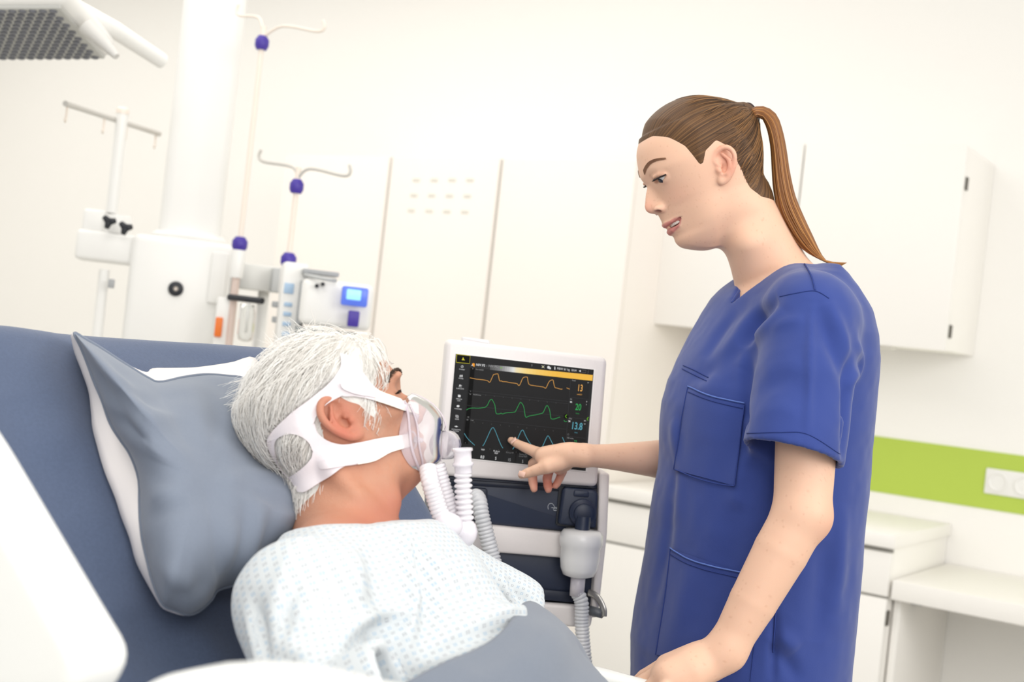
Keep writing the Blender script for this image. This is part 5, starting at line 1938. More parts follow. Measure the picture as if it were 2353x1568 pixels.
gv, gq = gridmesh(G)
gq = gq[:, ::-1]
gv = fold(gv, gq, [([(1080, 1560), (1150, 1500), (1230, 1470)], .03, .006), ([(1200, 1568), (1260, 1510), (1300, 1460)], .03, -.008), ([(1300, 1568), (1330, 1500), (1325, 1450)], .025, .006)])
gv += normals(gv, gq) * (vnoise(gv, 9, 3) * .003)[:, None]
bl = put('blanket', gv, gq, M_blank)
m_ = bl.modifiers.new('thick', 'SOLIDIFY')
m_.thickness = .007
m_.offset = -1
tag(bl, 'plain grey blanket pulled up over the patient\'s hips', 'blanket')
# ------------------------------------------------------------------ the patient
PX = head_axes(27, -15, 1)
EARP = P(794, 986, 1.475)
PSC = .94
PO = EARP - PX[0] * .072 - PX[1] * .0066 - PX[2] * .0038


def plc(p):
    return PX @ (np.asarray(p, float) - PO)


def pP(px, py, d):
    return plc(P(px, py, d))


PR_M = dict(PR_W)
PR_M['base'] = [.078, .090, .0960, .1000, .1035, .0985, .0945, .0930, .0930, .0930, .0930, .0932, .0934, .0935, .0935, .0935, .0932, .0925, .0918, .0905, .0890, .0880, .0880, .0850, .0780, .066, .05]
PR_M['front'] = [.078, .090, .0960, .1005, .1050, .1020, .0995, .1070, .1160, .1200, .1190, .1110, .1020, .0995, .0985, .0975, .0960, .0945, .0940, .0930, .0905, .0888, .0885, .0850, .0780, .066, .05]
PR_M['width'] = [.054, .063, .0700, .0730, .0735, .0728, .0720, .0708, .0692, .0685, .0678, .0672, .0666, .0662, .0654, .0650, .0642, .0635, .0628, .0615, .0606, .0594, .0565, .0520, .0475, .040, .03]
PR_M['zjaw'] = -.106
PR_M['skull'] = [((0, .008, .030), (.0745, .0840, .0830)), ((0, .018, .042), (.064, .0740, .068))]
PR_M['back'] = [q + .010 for q in PR_W['back']]
PR_M['adds'] = [((.0140, .0980, -.0255), (.0075, .0115, .0078), .004), ((.048, .070, .000), (.018, .018, .013), .016), ((.030, .0980, .0335), (.018, .009, .006), .010), ((.052, .018, -.070), (.012, .02, .012), .016)]
PR_M['subs'] = [((.033, .1080, .0165), (.0165, .0135, .0095), .012), ((.026, .0820, -.036), (.004, .012, .016), .010)]
jn = P(694, 1392, 1.275)                        # near shoulder, far shoulder
jf = P(968, 1306, 1.63)
mid_s = (jn + jf) / 2
plo = np.array([-.30, -.45, -.62])
phi_ = np.array([.34, .30, .13])
pf_ = Field(plo, phi_, .0040, fine=(((-.03, .10, .0019),), ((-.075, .118, .0019),), ((-.145, .06, .0019),)))
head_solid(pf_, PR_M, PSC)
for s in (-1, 1):
    S_ = np.array([s * PSC, PSC, PSC])
    pf_.ell(S_ * (.0325, .0770, .0175), (.0138, .0128, .0122), k=.004)
    pf_.cap(S_ * (.021, .0905, .0165), S_ * (.045, .0825, .0155), .0016, .0012, k=.002, mode='sub')
    pf_.chain([S_ * (0, .0960, -.0485), S_ * (.014, .0910, -.0480), S_ * (.026, .0760, -.0470)], [.0036, .0030, .0012], k=.004)
    pf_.chain([S_ * (0, .0930, -.0600), S_ * (.014, .0890, -.0570), S_ * (.025, .0760, -.0490)], [.0046, .0036, .0010], k=.004)
nk0, nk1 = P(797, 1035, 1.545), P(793, 1235, 1.50)
pf_.cap(plc(nk0), plc(nk1), .0530, .0600, k=.02)
pf_.chain([pP(760, 1070, 1.475), pP(820, 1140, 1.46), pP(880, 1205, 1.49)], [.007, .007, .008], k=.02)
pf_.ell(pP(893, 1148, 1.50), (.013, .013, .016), k=.016)
pf_.cap(plc(nk1), plc(jn), .050, .042, k=.02)
pf_.cap(plc(nk1), plc(jf), .048, .038, k=.02)
pf_.cap(plc(mid_s + BT * .10), plc(mid_s + BT * .34), .115, .110, k=.04, flat=.62, fax=PX @ BN)
pf_.chain([plc(jn), pP(752, 1640, 1.205)], [.044, .038], k=.02)
pf_.chain([plc(jf), pP(1175, 1398, 1.665)], [.040, .034], k=.02)
pf_.chain([pP(752, 1640, 1.205), pP(800, 1620, 1.185)], [.034, .029], k=.02)
NEV, NEQ = Field.mesh(type('F', (), dict(v=pf_.v.copy(), n=pf_.n, ax=pf_.ax))())      # without ears: the straps lie behind them
for s in (-1, 1):
    ear_parts(pf_, s, PSC, off=(0.0, .0145, .009), size=.96, rim=.0046, flare=.36)
BVp, BQp = pf_.mesh()
BVp = relax(BVp, BQp, 1, .4)
tn = np.tile(np.array([194, 142, 117.0]), (len(BVp), 1))
xa, ya, za = BVp[:, 0], BVp[:, 1], BVp[:, 2]
inh = np.ones(len(BVp))
g3 = lambda c, r: np.exp(-(((xa - c[0]) / r[0]) ** 2 + ((ya - c[1]) / r[1]) ** 2 + ((za - c[2]) / r[2]) ** 2))
blend(0, (184, 112, 92), .65 * np.clip((-.066 - za - .25 * np.maximum(ya - .02, 0)) / .03, 0, 1))
blend(0, (196, 106, 88), .8 * g3((.082, .010, .006), (.014, .026, .036)))
blend(0, (168, 138, 120), .55 * g3((.062, .045, -.020), (.03, .014, .022)) * (vnoise(BVp, 300, 1) * .5 + .7))
blend(0, (176, 134, 112), .35 * np.clip(vnoise(BVp, 420, 2), 0, 1) * np.clip((-.04 - za) / .02, 0, 1) * (za > -.11) * (ya > .02))
blend(0, (192, 130, 104), .35 * np.clip(vnoise(BVp, 90, 7), 0, 1))
blend(0, (190, 128, 100), .30 * np.clip(vnoise(BVp, 240, 9), 0, 1))
M_skinm = mat('skin_tanned', (212, 158, 128), 0.55, attr=True, sss=0.10, bump=0.22, bscale=420, spec=0.3)
patient = thing('person', 'white-haired man in a hospital gown lying against the grey pillow', 'person', [PO[0], PO[1], .60])
PVw = BVp @ PX + PO
put('body', PVw, BQp, M_skinm, patient, tint=linv(tn))
pbv = bvh(PVw, BQp)
for s in (-1, 1):
    c = np.array([s * .0325, .0770, .0172]) * PSC
    th = np.linspace(0, np.pi, 12)
    put('eye', *lathe([(max(.0117 * math.sin(t), 1e-5), -.0117 * math.cos(t)) for t in th], PO + c @ PX, PX[1], 18, False), M_eye, patient)
    hbp = BVHTree.FromPolygons([tuple(x) for x in BVp.tolist()], BQp.tolist()) if s == -1 else hbp
    for nm, bp, n_, L_, m_ in (('eyebrow', [(s * .012, .105, .0360), (s * .022, .1045, .0395), (s * .034, .0985, .0410), (s * .044, .0890, .0385), (s * .051, .078, .0340)], 3, .0050, mat('brow_dark', (84, 68, 58), 0.8)),
                               ('eyelashes', [(s * .022, .0915, .0160), (s * .034, .0935, .0150), (s * .045, .0845, .0150)], 1, .006, M_lash)):
        br = MB()
        cp = catmull(bp, 10) * PSC
        for i, q in enumerate(cp):
            for j in range(n_):
                st = q + np.array([0, 0, (j - n_ / 2) * .0014])
                r0 = hbp.find_nearest(Vector(st))
                dr = unit([s * (.5 + .5 * RNG.random()), .9, .35 * RNG.normal()])
                a = np.array(r0[0])
                br.add(tube(np.array([a, a + dr * L_ * .5 + np.array(r0[1]) * .001, a + dr * L_]) @ PX + PO, [.0005, .00045, .00015], 4))
        br.put(nm, m_, patient)

# hair: a cap plus loose white strands
MPOLY = np.array([(.13, .060), (.100, .060), (.084, .054), (.072, .040), (.062, .022), (.058, .000), (.052, -.022), (.042, -.026), (.036, -.006), (.030, .020), (.006, .034), (-.012, .018), (-.016, -.02), (-.028, -.040), (-.050, -.062), (-.078, -.080), (-.2, -.10), (-.2, .2), (.13, .2)])
hp = Field((-.105, -.135, -.125), (.105, .125, .150), .0028)
head_solid(hp, PR_M, PSC)
hp.cap(plc(nk0), plc(nk1), .0530, .0600, k=.02)
X_ = np.stack(np.meshgrid(*hp.ax, indexing='ij'), -1)
MPOLY = (MPOLY + np.where((MPOLY[:, :1] < .03) & (MPOLY[:, 1:] < .1), 1, 0) * np.array([0, .010])) * PSC
pdm = poly_sd(X_[..., 1], X_[..., 2], MPOLY)
up_ = np.clip((X_[..., 2] - .0) / .06, 0, 1)
thick = (.004 + .009 * up_ + .006 * np.clip(-X_[..., 1] / .06, 0, 1) * np.clip((X_[..., 2] + .06) / .05, 0, 1)) * np.clip(pdm / .028, 0, 1)
hp.v = (hp.v - np.where(pdm < 0, -.004 + pdm * .3, -.0014 + thick)).astype(np.float32)
CV, CQ = hp.mesh()
ok = poly_sd(CV[:, 1], CV[:, 2], MPOLY) > -.003
CQ = CQ[ok[CQ].all(1)]
M_wh = hair_mat('white_hair', (206, 202, 196), (238, 236, 231), (250, 249, 246), rough=.55, u=70, v=5)
cap_w = CV @ PX + PO
whair = put('hair', cap_w, CQ, M_wh, patient, uv=np.stack([CV[:, 1] * 3 + CV[:, 0] * 2, CV[:, 2] * 3], 1))
cbv = BVHTree.FromPolygons([tuple(x) for x in CV.tolist()], CQ.tolist())
cwb = bvh(cap_w, CQ)


def proj(p):
    q = np.asarray(p) - CAM
    d = q @ FW
    return np.array([1176.5 + FPX * (q @ RC) / d, 784 - FPX * (q @ UC) / d])


def z2(X, Y):
    return 500 + X / 3.016, 740 + Y / 3.016


STRAPS = dict(
    A=([(850, 222), (850, 320), (770, 425), (650, 525), (515, 628), (380, 757), (345, 832)], [(915, 240), (990, 360), (930, 470), (862, 512), (758, 572), (692, 642), (666, 700)]),
    B=([(905, 232), (1000, 348), (1085, 452), (1190, 508), (1290, 546), (1388, 560)], [(850, 330), (820, 450), (862, 511), (960, 516), (1090, 547), (1200, 582), (1300, 617), (1396, 645)]),
    C=([(600, 645), (666, 700), (690, 765), (760, 822), (860, 850), (980, 836), (1080, 815), (1150, 802), (1240, 790), (1330, 777)], [(500, 772), (572, 790), (632, 838), (662, 900), (745, 985), (880, 1000), (975, 988), (1080, 968), (1200, 905), (1346, 862)]),
    D=([(515, 628), (380, 757), (345, 832), (385, 940), (445, 1035), (520, 1110)], [(640, 690), (500, 772), (440, 790), (398, 842), (410, 950), (450, 1030), (502, 1078)]),
    E=([(500, 1076), (545, 1048), (602, 1000), (650, 942), (664, 895), (720, 900)], [(560, 1178), (610, 1178), (710, 1115), (795, 1062), (850, 1020), (890, 998)]),
)
SPOLY = []
for a_, b_ in STRAPS.values():
    A_, B_ = np.array([z2(*q) for q in catmull(a_, 5)]), np.array([z2(*q) for q in catmull(b_, 5)])
    SPOLY.append(np.concatenate([A_, B_[::-1]]))


SGX, SGY = np.meshgrid(np.arange(590, 990, 2.0), np.arange(770, 1170, 2.0), indexing='ij')
SRAS = np.max([poly_sd(SGX, SGY, s) for s in SPOLY], axis=0)


def in_strap(p):
    q = proj(p)
    i, j = int((q[0] - 590) / 2), int((q[1] - 770) / 2)
    return float(SRAS[i, j]) if 0 <= i < SRAS.shape[0] and 0 <= j < SRAS.shape[1] else -99.0


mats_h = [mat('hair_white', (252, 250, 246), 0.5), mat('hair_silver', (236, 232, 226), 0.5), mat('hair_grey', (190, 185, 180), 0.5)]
hb_ = [MB(), MB(), MB()]
cnt = 0
tries = 0
while cnt < 2300 and tries < 9000:
    tries += 1
    an, el = RNG.uniform(-.5, math.pi + .9), RNG.uniform(-.95, 1.35)
    d = np.array([math.cos(el) * math.sin(an + math.pi / 2) * 1.0, -math.cos(el) * math.cos(an + math.pi / 2) * -1.0, math.sin(el)])
    d = unit([abs(RNG.normal(0, 1)) if RNG.random() < .8 else -abs(RNG.normal(0, 1)), RNG.normal(-.25, .9), RNG.normal(.45, .8)])
    r = cbv.ray_cast(Vector((0, .0, .02)) + Vector(d) * .3, Vector(-d))
    if r[0] is None:
        continue
    root = np.array(r[0])
    if poly_sd(np.array([root[1]]), np.array([root[2]]), MPOLY)[0] < .002:
        continue
    if root[1] > .0 and root[2] < .040 and np.hypot(root[1] - .004, root[2] - .010) < .034:
        continue
    top = np.clip(root[2] / .09, 0, 1)
    L_ = RNG.uniform(.010, .018) if (root[1] > .028 and root[2] < .030) else (RNG.uniform(.022, .040) if root[2] < -.01 else RNG.uniform(.050, .100))
    front = np.clip((root[1] - .035) / .05, 0, 1)
    comb = unit(np.array([.25 * root[0] / .07, -.75 + .55 * front * (1 if root[2] > .06 else 0), -.75 + .35 * top]) + RNG.normal(0, .16, 3))
    p_, pts = root.copy(), []
    lift = RNG.uniform(.0, .010) * (.35 + top) + .001
    n_seg = 8
    for k in range(n_seg):
        rr_ = cbv.find_nearest(Vector(p_))
        nn = np.array(rr_[1])
        t = k / (n_seg - 1)
        q = np.array(rr_[0]) + nn * (.0004 + lift * math.sin(math.pi * min(1, t * .75)) + .003 * t * t * RNG.random())
        qw = q @ PX + PO
        si = in_strap(qw)
        if si > -6 and nn @ (PX @ -FW) > -.2:
            q = np.array(rr_[0]) + nn * .0002
        pts.append(q)
        tg = unit(comb - nn * (comb @ nn) * .9 + np.array([0, 0, -.25 * t]))
        p_ = q + tg * L_ / n_seg
    if any(((proj(q @ PX + PO) - (788, 962)) ** 2 / (44.0 ** 2, 60.0 ** 2)).sum() < 1 and (q[0] > 0) for q in pts[::2]):
        continue
    w_ = RNG.uniform(.00035, .0007)
    ci = 0 if RNG.random() < .62 else 1
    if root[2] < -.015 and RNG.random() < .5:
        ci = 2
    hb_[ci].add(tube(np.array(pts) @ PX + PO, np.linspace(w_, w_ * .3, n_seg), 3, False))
    cnt += 1
# unruly tufts at the back and the crown
for _ in range(420):
    b = RNG.random()
    if b < .8:
        q0 = P(RNG.normal(590, 26), RNG.uniform(810, 985), 1.55)
        dr = unit(-RW * RNG.uniform(.4, 1) - UZ * RNG.uniform(.2, 1.1) + FW * RNG.normal(0, .3))
    else:
        q0 = P(RNG.uniform(620, 760), RNG.normal(800, 14), 1.55)
        dr = unit(RW * RNG.normal(-.1, .6) + UZ * RNG.uniform(.1, .6) + FW * RNG.normal(0, .3))
    r = cwb.find_nearest(Vector(q0))
    if r[0] is None:
        continue
    a, n_ = np.array(r[0]), np.array(r[1])
    L_ = RNG.uniform(.014, .034)
    cv = RNG.normal(0, .25, 3) - UZ * .35
    pts = [a + (dr * t + n_ * .35 * t * (1 - t * .4) + cv * t * t * .6) * L_ for t in np.linspace(0, 1, 7)]
    if max(in_strap(q) for q in pts) > -3:
        continue
    hb_[0 if RNG.random() < .7 else 1].add(tube(np.array(pts), np.linspace(.0005, .00012, 7), 3, False))
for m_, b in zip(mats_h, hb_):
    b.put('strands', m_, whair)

# ------------------------------------------------------------------ hospital gown
gf = Field(mid_s - [.34, .42, .50], mid_s + [.50, .42, .20], .0052)
gf.chain([jn, P(748, 1640, 1.20)], [.0580, .0560], k=.03)
gf.chain([jf, P(1075, 1345, 1.64), P(1185, 1402, 1.655)], [.0500, .0470, .0440], k=.03)
nb = P(797, 1318, 1.49)
gf.cap(nb, jn, .0600, .0560, k=.04)
gf.cap(nb, jf + UZ * .004, .0600, .0480, k=.04)
gf.cap(mid_s + BT * .05 + BN * .005, mid_s + BT * .40 + BN * .03, .150, .150, k=.04, flat=.70, fax=BN)
gf.cap(mid_s + BT * .22 + BN * .05, mid_s + BT * .42 + BN * .06, .12, .13, k=.05, flat=.7, fax=BN)
# forearm sleeve across the waist, open at its end
c0_, c1_ = P(700, 1655, 1.175), P(905, 1548, 1.165)
cdir = unit(c1_ - c0_)
gf.cap(c0_, c1_ + cdir * .03, .034, .036, k=.008)
gf.op(lambda X: np.maximum(-((X - c1_) @ cdir), np.linalg.norm(np.cross(X - c0_, cdir), axis=-1) - .05), c1_ - .09, c1_ + .09, .002, 'sub', pad=0)
gf.cap(c1_ - cdir * .03, c1_ + cdir * .04, .023, .026, k=.003, mode='sub')
# far sleeve hem
c2_ = P(1222, 1392, 1.655)
d2 = unit(P(1185, 1402, 1.655) - jf)
gf.plane(c2_ + d2 * .004, d2 + .25 * FW, c2_ - .09, c2_ + .09, k=.003)
na_, nb_ = P(690, 1214, 1.42), P(918, 1197, 1.56)
npl = unit(np.cross(nb_ - na_, P(806, 1204, 1.9) - na_))
npl = npl if npl[2] > 0 else -npl
gf.op(lambda X: -((X - na_) @ npl), mid_s - [.34, .42, .50], mid_s + [.50, .42, .25], .006, 'sub', pad=0)
GV, GQ = gf.mesh()
GV = relax(GV, GQ, 3, .5)
ax_o = mid_s - BN * .02
GF = [([(690, 1240), (640, 1400), (622, 1568)], .012, .006), ([(720, 1250), (690, 1340), (660, 1430), (655, 1568)], .014, -.009), ([(735, 1262), (700, 1340), (672, 1440), (640, 1568)], .010, .007), ([(580, 1380), (600, 1460), (625, 1540)], .010, -.006), ([(566, 1390), (585, 1470), (606, 1560)], .008, .004),
      ([(790, 1500), (850, 1455), (900, 1435), (950, 1425)], .010, -.011), ([(780, 1480), (850, 1435), (920, 1412), (955, 1420)], .012, .008), ([(935, 1210), (945, 1290), (957, 1380), (948, 1450), (925, 1520)], .008, .009), ([(950, 1215), (970, 1300), (985, 1380), (965, 1480)], .014, -.009),
      ([(960, 1240), (1050, 1330), (1150, 1400)], .016, .006), ([(1010, 1260), (1090, 1330), (1160, 1370)], .014, -.005), ([(1175, 1325), (1185, 1360), (1215, 1400)], .008, -.007), ([(1160, 1330), (1165, 1370), (1190, 1410)], .008, .006),
      ([(1090, 1440), (1170, 1410), (1240, 1425)], .010, .007), ([(1000, 1510), (1080, 1470), (1160, 1432)], .008, -.007), ([(980, 1540), (1060, 1490), (1130, 1455)], .007, .006), ([(940, 1568), (1010, 1530), (1080, 1490)], .007, -.006), ([(800, 1230), (820, 1320), (810, 1400)], .018, .004), ([(860, 1220), (880, 1320), (870, 1400)], .018, -.004),
      ([(760, 1290), (760, 1380), (745, 1460)], .014, -.004), ([(655, 1480), (690, 1500), (720, 1480)], .010, .005), ([(880, 1480), (930, 1440), (955, 1420)], .008, .005)]
GV = fold(GV, GQ, [(p_, w_, h_ * 1.6) for p_, w_, h_ in GF])
GV += normals(GV, GQ) * (vnoise(GV, 24, 9) * .0022 + vnoise(GV, 60, 4) * .0008)[:, None]
q = GV - ax_o
un, uy, ut = q @ BN, q[:, 1], q @ BT
ang = np.arctan2(un + .02, uy)
th_ = np.linspace(-np.pi, np.pi, 721)
cu_ = np.concatenate([[0], np.cumsum(np.hypot(np.diff(.19 * np.cos(th_)), np.diff(.115 * np.sin(th_))))])
gu = np.stack([np.interp(np.arctan2((un + .02) / .115, uy / .19), th_, cu_), ut], 1)
for a_, b_, r_ in ((jn, P(748, 1640, 1.20), .062), (jf, P(1185, 1402, 1.655), .056)):
    ax1 = unit(b_ - a_)
    r_v = GV - a_
    al = r_v @ ax1
    e1_a = unit(BN - ax1 * (BN @ ax1))
    e2_a = np.cross(ax1, e1_a)
    rd = np.hypot(r_v @ e1_a, r_v @ e2_a)
    m_ = (rd < r_ + .006) & (al > -.02) & ((rd < r_ - .002) | (al > .05))
    gu[m_] = np.stack([np.arctan2(r_v @ e2_a, r_v @ e1_a) * r_, al], 1)[m_]


def gown_mat():
    m = bpy.data.materials.new('gown_print')
    m.use_nodes = True
    nt = m.node_tree
    N, L = nt.nodes.new, nt.links
    b = nt.nodes['Principled BSDF']
    b.inputs['Roughness'].default_value = 0.9
    b.inputs['Sheen Weight'].default_value = 0.15
    uvn = N('ShaderNodeUVMap')

    def mth(op, a, c=None):
        n = N('ShaderNodeMath')
        n.operation = op
        for i, x in enumerate((a, c)):
            if x is None:
                continue
            if isinstance(x, (int, float)):
                n.inputs[i].default_value = x
            else:
                L.new(x, n.inputs[i])
        return n.outputs[0]
    sp = N('ShaderNodeSeparateXYZ')
    L.new(uvn.outputs[0], sp.inputs[0])
    cells = []
    ab = []
    for k, pit in ((0, .0078), (1, .0070)):
        s = mth('DIVIDE', sp.outputs[k], pit)
        cells.append(mth('FLOOR', s))
        ab.append(mth('ABSOLUTE', mth('SUBTRACT', mth('FRACT', s), .5)))
    mx = mth('MAXIMUM', ab[0], ab[1])
    mn = mth('MINIMUM', ab[0], ab[1])
    ringm = mth('MULTIPLY', mth('GREATER_THAN', mx, .125), mth('LESS_THAN', mx, .175))
    tick = mth('MULTIPLY', mth('MULTIPLY', mth('GREATER_THAN', mn, .145), mth('LESS_THAN', mn, .185)), mth('LESS_THAN', mx, .26))
    mask = mth('MAXIMUM', ringm, mth('MULTIPLY', tick, .6))
    par = mth('MODULO', mth('ABSOLUTE', mth('ADD', cells[0], cells[1])), 2.0)
    c = N('ShaderNodeMix')
    c.data_type = 'RGBA'
    c.inputs[6].default_value = lin((112, 112, 124)) + (1,)
    c.inputs[7].default_value = lin((88, 156, 200)) + (1,)
    L.new(par, c.inputs[0])
    f = N('ShaderNodeMix')
    f.data_type = 'RGBA'
    f.inputs[6].default_value = lin((210, 215, 218)) + (1,)
    L.new(mth('MULTIPLY', mask, .85), f.inputs[0])
    L.new(c.outputs[2], f.inputs[7])
    L.new(f.outputs[2], b.inputs['Base Color'])
    return m


gown = put('hospital_gown', GV, GQ, gown_mat(), patient, uv=gu, label='white gown printed with small grey and blue squares')
gbv = bvh(GV, GQ)
# ------------------------------------------------------------------ ventilation mask with white headgear
M_soft = clear_mat('soft_silicone', (238, 226, 236), .58, .12)
M_shell = clear_mat('clear_shell', (240, 232, 240), .40, .22)
M_gear = mat('headgear_fabric', (240, 232, 236), .95, bump=.15, bscale=1200)
M_geart = mat('headgear_cream', (246, 243, 234), .95, bump=.15, bscale=1200)
mask = thing('face_mask', 'clear ventilation mask with white headgear straps on the patient\'s face', 'mask', PO)
both = MB().add((NEV @ PX + PO, NEQ.tolist())).add((cap_w, CQ.tolist()))
hv_, hq_ = both.get()
hgt = BVHTree.FromPolygons([tuple(x) for x in hv_.tolist()], hq_)


def strap(A, B, off, thick, n=60, m=9, ends=None):
    """a fabric strip between two edge outlines, laid over the head and hair"""
    a, b = resample(catmull(A, 8), n), resample(catmull(B, 8), n)
    D = np.full((n, m), np.nan)
    px = np.zeros((n, m, 2))
    for i in range(n):
        for j in range(m):
            q = a[i] + (b[i] - a[i]) * j / (m - 1)
            px[i, j] = q
            h_ = hit(hgt, q[0], q[1], 0)
            if h_ is not None:
                D[i, j] = (h_ - CAM) @ FW
    med = np.nanmedian(D)
    for i in range(n):                              # beyond the face: carry the last depth on
        row = D[i]
        ok = ~np.isnan(row)
        if ok.any():
            D[i] = np.interp(np.arange(m), np.where(ok)[0], row[ok])
        elif i:
            D[i] = D[i - 1] + (D[i - 1] - D[i - 2] if i > 2 else 0) * .6
        else:
            D[i] = med
    for _ in range(3):
        K = np.pad(D, 1, mode='edge')
        S = (K[:-2, 1:-1] + K[2:, 1:-1] + K[1:-1, :-2] + K[1:-1, 2:] + 2 * D) / 6
        D = np.minimum(S, D)
    G = np.array([[P(px[i, j, 0], px[i, j, 1], D[i, j] - off) for j in range(m)] for i in range(n)])
    V0, F0 = gridmesh(G)
    N = normals(V0, F0)
    N[N @ FW > 0] *= -1
    T = V0 + N * thick
    k = len(V0)
    idx = np.arange(k).reshape(n, m)
    rim = list(idx[0, :]) + list(idx[1:, -1]) + list(idx[-1, ::-1][1:]) + list(idx[::-1, 0][1:-1])
    F = F0.tolist() + (F0[:, ::-1] + k).tolist() + [(rim[i], rim[(i + 1) % len(rim)], rim[(i + 1) % len(rim)] + k, rim[i] + k) for i in range(len(rim))]
    return np.vstack([V0, T]), F


gm = MB()
for nm, (a_, b_) in STRAPS.items():
    gm.add(strap([z2(*q) for q in a_], [z2(*q) for q in b_], .0030, .0016))
gm.put('headgear', M_gear, mask, sharp=60)
for nm, a_, b_, o in (('strap_end', [(1095, 466), (1190, 508), (1290, 546), (1388, 560)], [(1088, 546), (1200, 583), (1300, 618), (1396, 646)], .0052),
                      ('strap_end', [(960, 906), (1040, 855), (1150, 806), (1240, 792), (1330, 778)], [(972, 990), (1080, 968), (1140, 938), (1200, 905), (1346, 862)], .0052),
                      ('strap_tab', [(852, 436), (862, 426), (960, 436), (1092, 468)], [(856, 448), (880, 470), (960, 500), (1088, 524)], .0058),
                      ('strap_tab', [(704, 985), (720, 966), (840, 935), (962, 906)], [(706, 1000), (730, 1020), (850, 1006), (972, 982)], .0058)):
    put(nm, *strap([z2(*q) for q in a_], [z2(*q) for q in b_], o, .0014, 36, 7), M_geart if nm == 'strap_end' else M_gear, mask, sharp=60)


def sag(px, py):
    q = plc(PPL(px, py, PO, PX[0]))
    return q[1], q[2]


def m4(X, Y):                                     # close-up pixels -> photograph pixels
    return 900 + X / 6.817, 880 + Y / 6.817


rim_px = [m4(180, 275), m4(215, 380), m4(205, 520), m4(190, 660), m4(180, 790), m4(200, 940), m4(235, 1080), m4(310, 1230), m4(400, 1340), m4(470, 1400)]
out_px = [m4(190, 262), m4(310, 172), m4(470, 230), m4(640, 335), m4(770, 490), m4(800, 620), m4(790, 840), m4(785, 1040), m4(760, 1220), m4(600, 1345), m4(490, 1405)]
W_ = spl([0, .12, .35, .6, .85, 1], [.010, .024, .036, .041, .034, .016])
n_a = 46
ra_, oa_ = resample(catmull(rim_px, 8), n_a), resample(catmull(out_px, 8), n_a)


def dome(sgn_s, grow, s0, s1, n_s=16):
    rows = []
    for i in range(n_a):
        u = i / (n_a - 1)
        w = float(W_(u)) + grow
        row = []
        shift = w * math.sin(rad(15)) * 1950
        for j in range(n_s):
            t = s0 + (s1 - s0) * j / (n_s - 1)
            rp = ra_[i] - np.array([shift * .94, -shift * .34]) * .9
            q = rp + (oa_[i] - rp) * t
            y, z = sag(q[0], q[1])
            x = sgn_s * w * math.sqrt(max(1 - max(t, 0) ** 2.2, 0))
            row.append(PO + np.array([x, y, z]) @ PX)
        rows.append(row)
    return np.array(rows)


L0, L1 = dome(1, 0, .16, 1.0), dome(-1, 0, .16, 1.0)
G = np.concatenate([L0, L1[:, ::-1][:, 1:]], 1)
gv_, gq_ = gridmesh(G)
put('shell', gv_, gq_, M_shell, mask)
L0, L1 = dome(1, .004, -.03, .20, 6), dome(-1, .004, -.03, .20, 6)
cu = MB().add(gridmesh(L0)).add(gridmesh(L1))
L2, L3 = dome(1, -.003, -.05, .20, 6), dome(-1, -.003, -.05, .20, 6)
put('cushion', *gridmesh(L0), M_soft, mask)
put('cushion', *gridmesh(L1[:, ::-1]), M_soft, mask)
rl = dome(1, .0045, .19, .23, 2)[:, 0]
put('frame_rib', *tube(rl[2:-2], .0018, 8), M_soft, mask)
rl = dome(1, .0015, .36, .40, 2)[:, 0]
put('frame_rib', *tube(rl[6:-4], .0013, 8), M_soft, mask)
# forehead visor edge and front rib of the shell
mid_d = (PO + np.array([0, .11, -.03]) @ PX - CAM) @ FW
vz = [P(*m4(*q), mid_d) for q in ((310, 172), (470, 228), (640, 335), (770, 480), (830, 600), (850, 680), (835, 740))]
put('visor_edge', *tube(catmull(vz, 6), .0012, 8), M_soft, mask)
vis = [[P(*m4(*q), mid_d + o) for q in ((735, 620), (790, 640), (850, 690), (830, 745), (765, 770))] for o in (-.012, .012)]
put('visor', *gridmesh(np.array([vis[0], vis[1]])), M_shell, mask)
put('front_rib', *tube(catmull([P(*m4(*q), mid_d - .003) for q in ((735, 620), (760, 760), (775, 900), (785, 1080), (768, 1230))], 6), .0011, 8), M_soft, mask)
# strap clips
cl = P(*m4(300, 905), mid_d - .036)
put('strap_clip', *tube(np.array([cl + .0095 * (math.cos(a) * .72 * RC + math.sin(a) * 1.15 * UC) for a in np.linspace(0, 2 * np.pi, 21)]), .0011, 8, False), M_soft, mask)
put('clip_post', *tube([P(*m4(350, 890), mid_d - .034), P(*m4(480, 905), mid_d - .030)], [.0035, .0028], 10), M_soft, mask)
put('clip_post', *tube([P(*m4(395, 500), mid_d - .034), P(*m4(380, 600), mid_d - .032)], [.0030, .0024], 10), M_soft, mask)
put('port_stub', *tube([P(*m4(770, 975), mid_d), P(*m4(905, 975), mid_d + .015)], .0175, 18), M_shell, mask)

# ------------------------------------------------------------------ corrugated breathing tubes
M_tube = clear_mat('breathing_tube', (250, 246, 251), .95, .2)
M_tubec = clear_mat('clear_hose', (246, 248, 252), .85, .12)
M_elbow = clear_mat('frosted_elbow', (244, 239, 246), 1.0, .25)


def corr(pts, r, pitch, amp, n=18, per=8, ends=.12):
    c = catmull(pts, 24)
    L = np.concatenate([[0], np.cumsum(np.linalg.norm(np.diff(c, axis=0), axis=1))])
    m = max(8, int(L[-1] / pitch * per))
    c = resample(c, m)
    s = np.linspace(0, L[-1], m)
    e = np.clip(np.minimum(s, L[-1] - s) / pitch, 0, 1)
    rr = r + amp * e * (np.abs(np.sin(np.pi * s / pitch)) ** .7 - .5)
    return tube(c, rr, n, False)


def m8(X, Y):
    return 880 + X / 7.129, 1060 + Y / 7.129


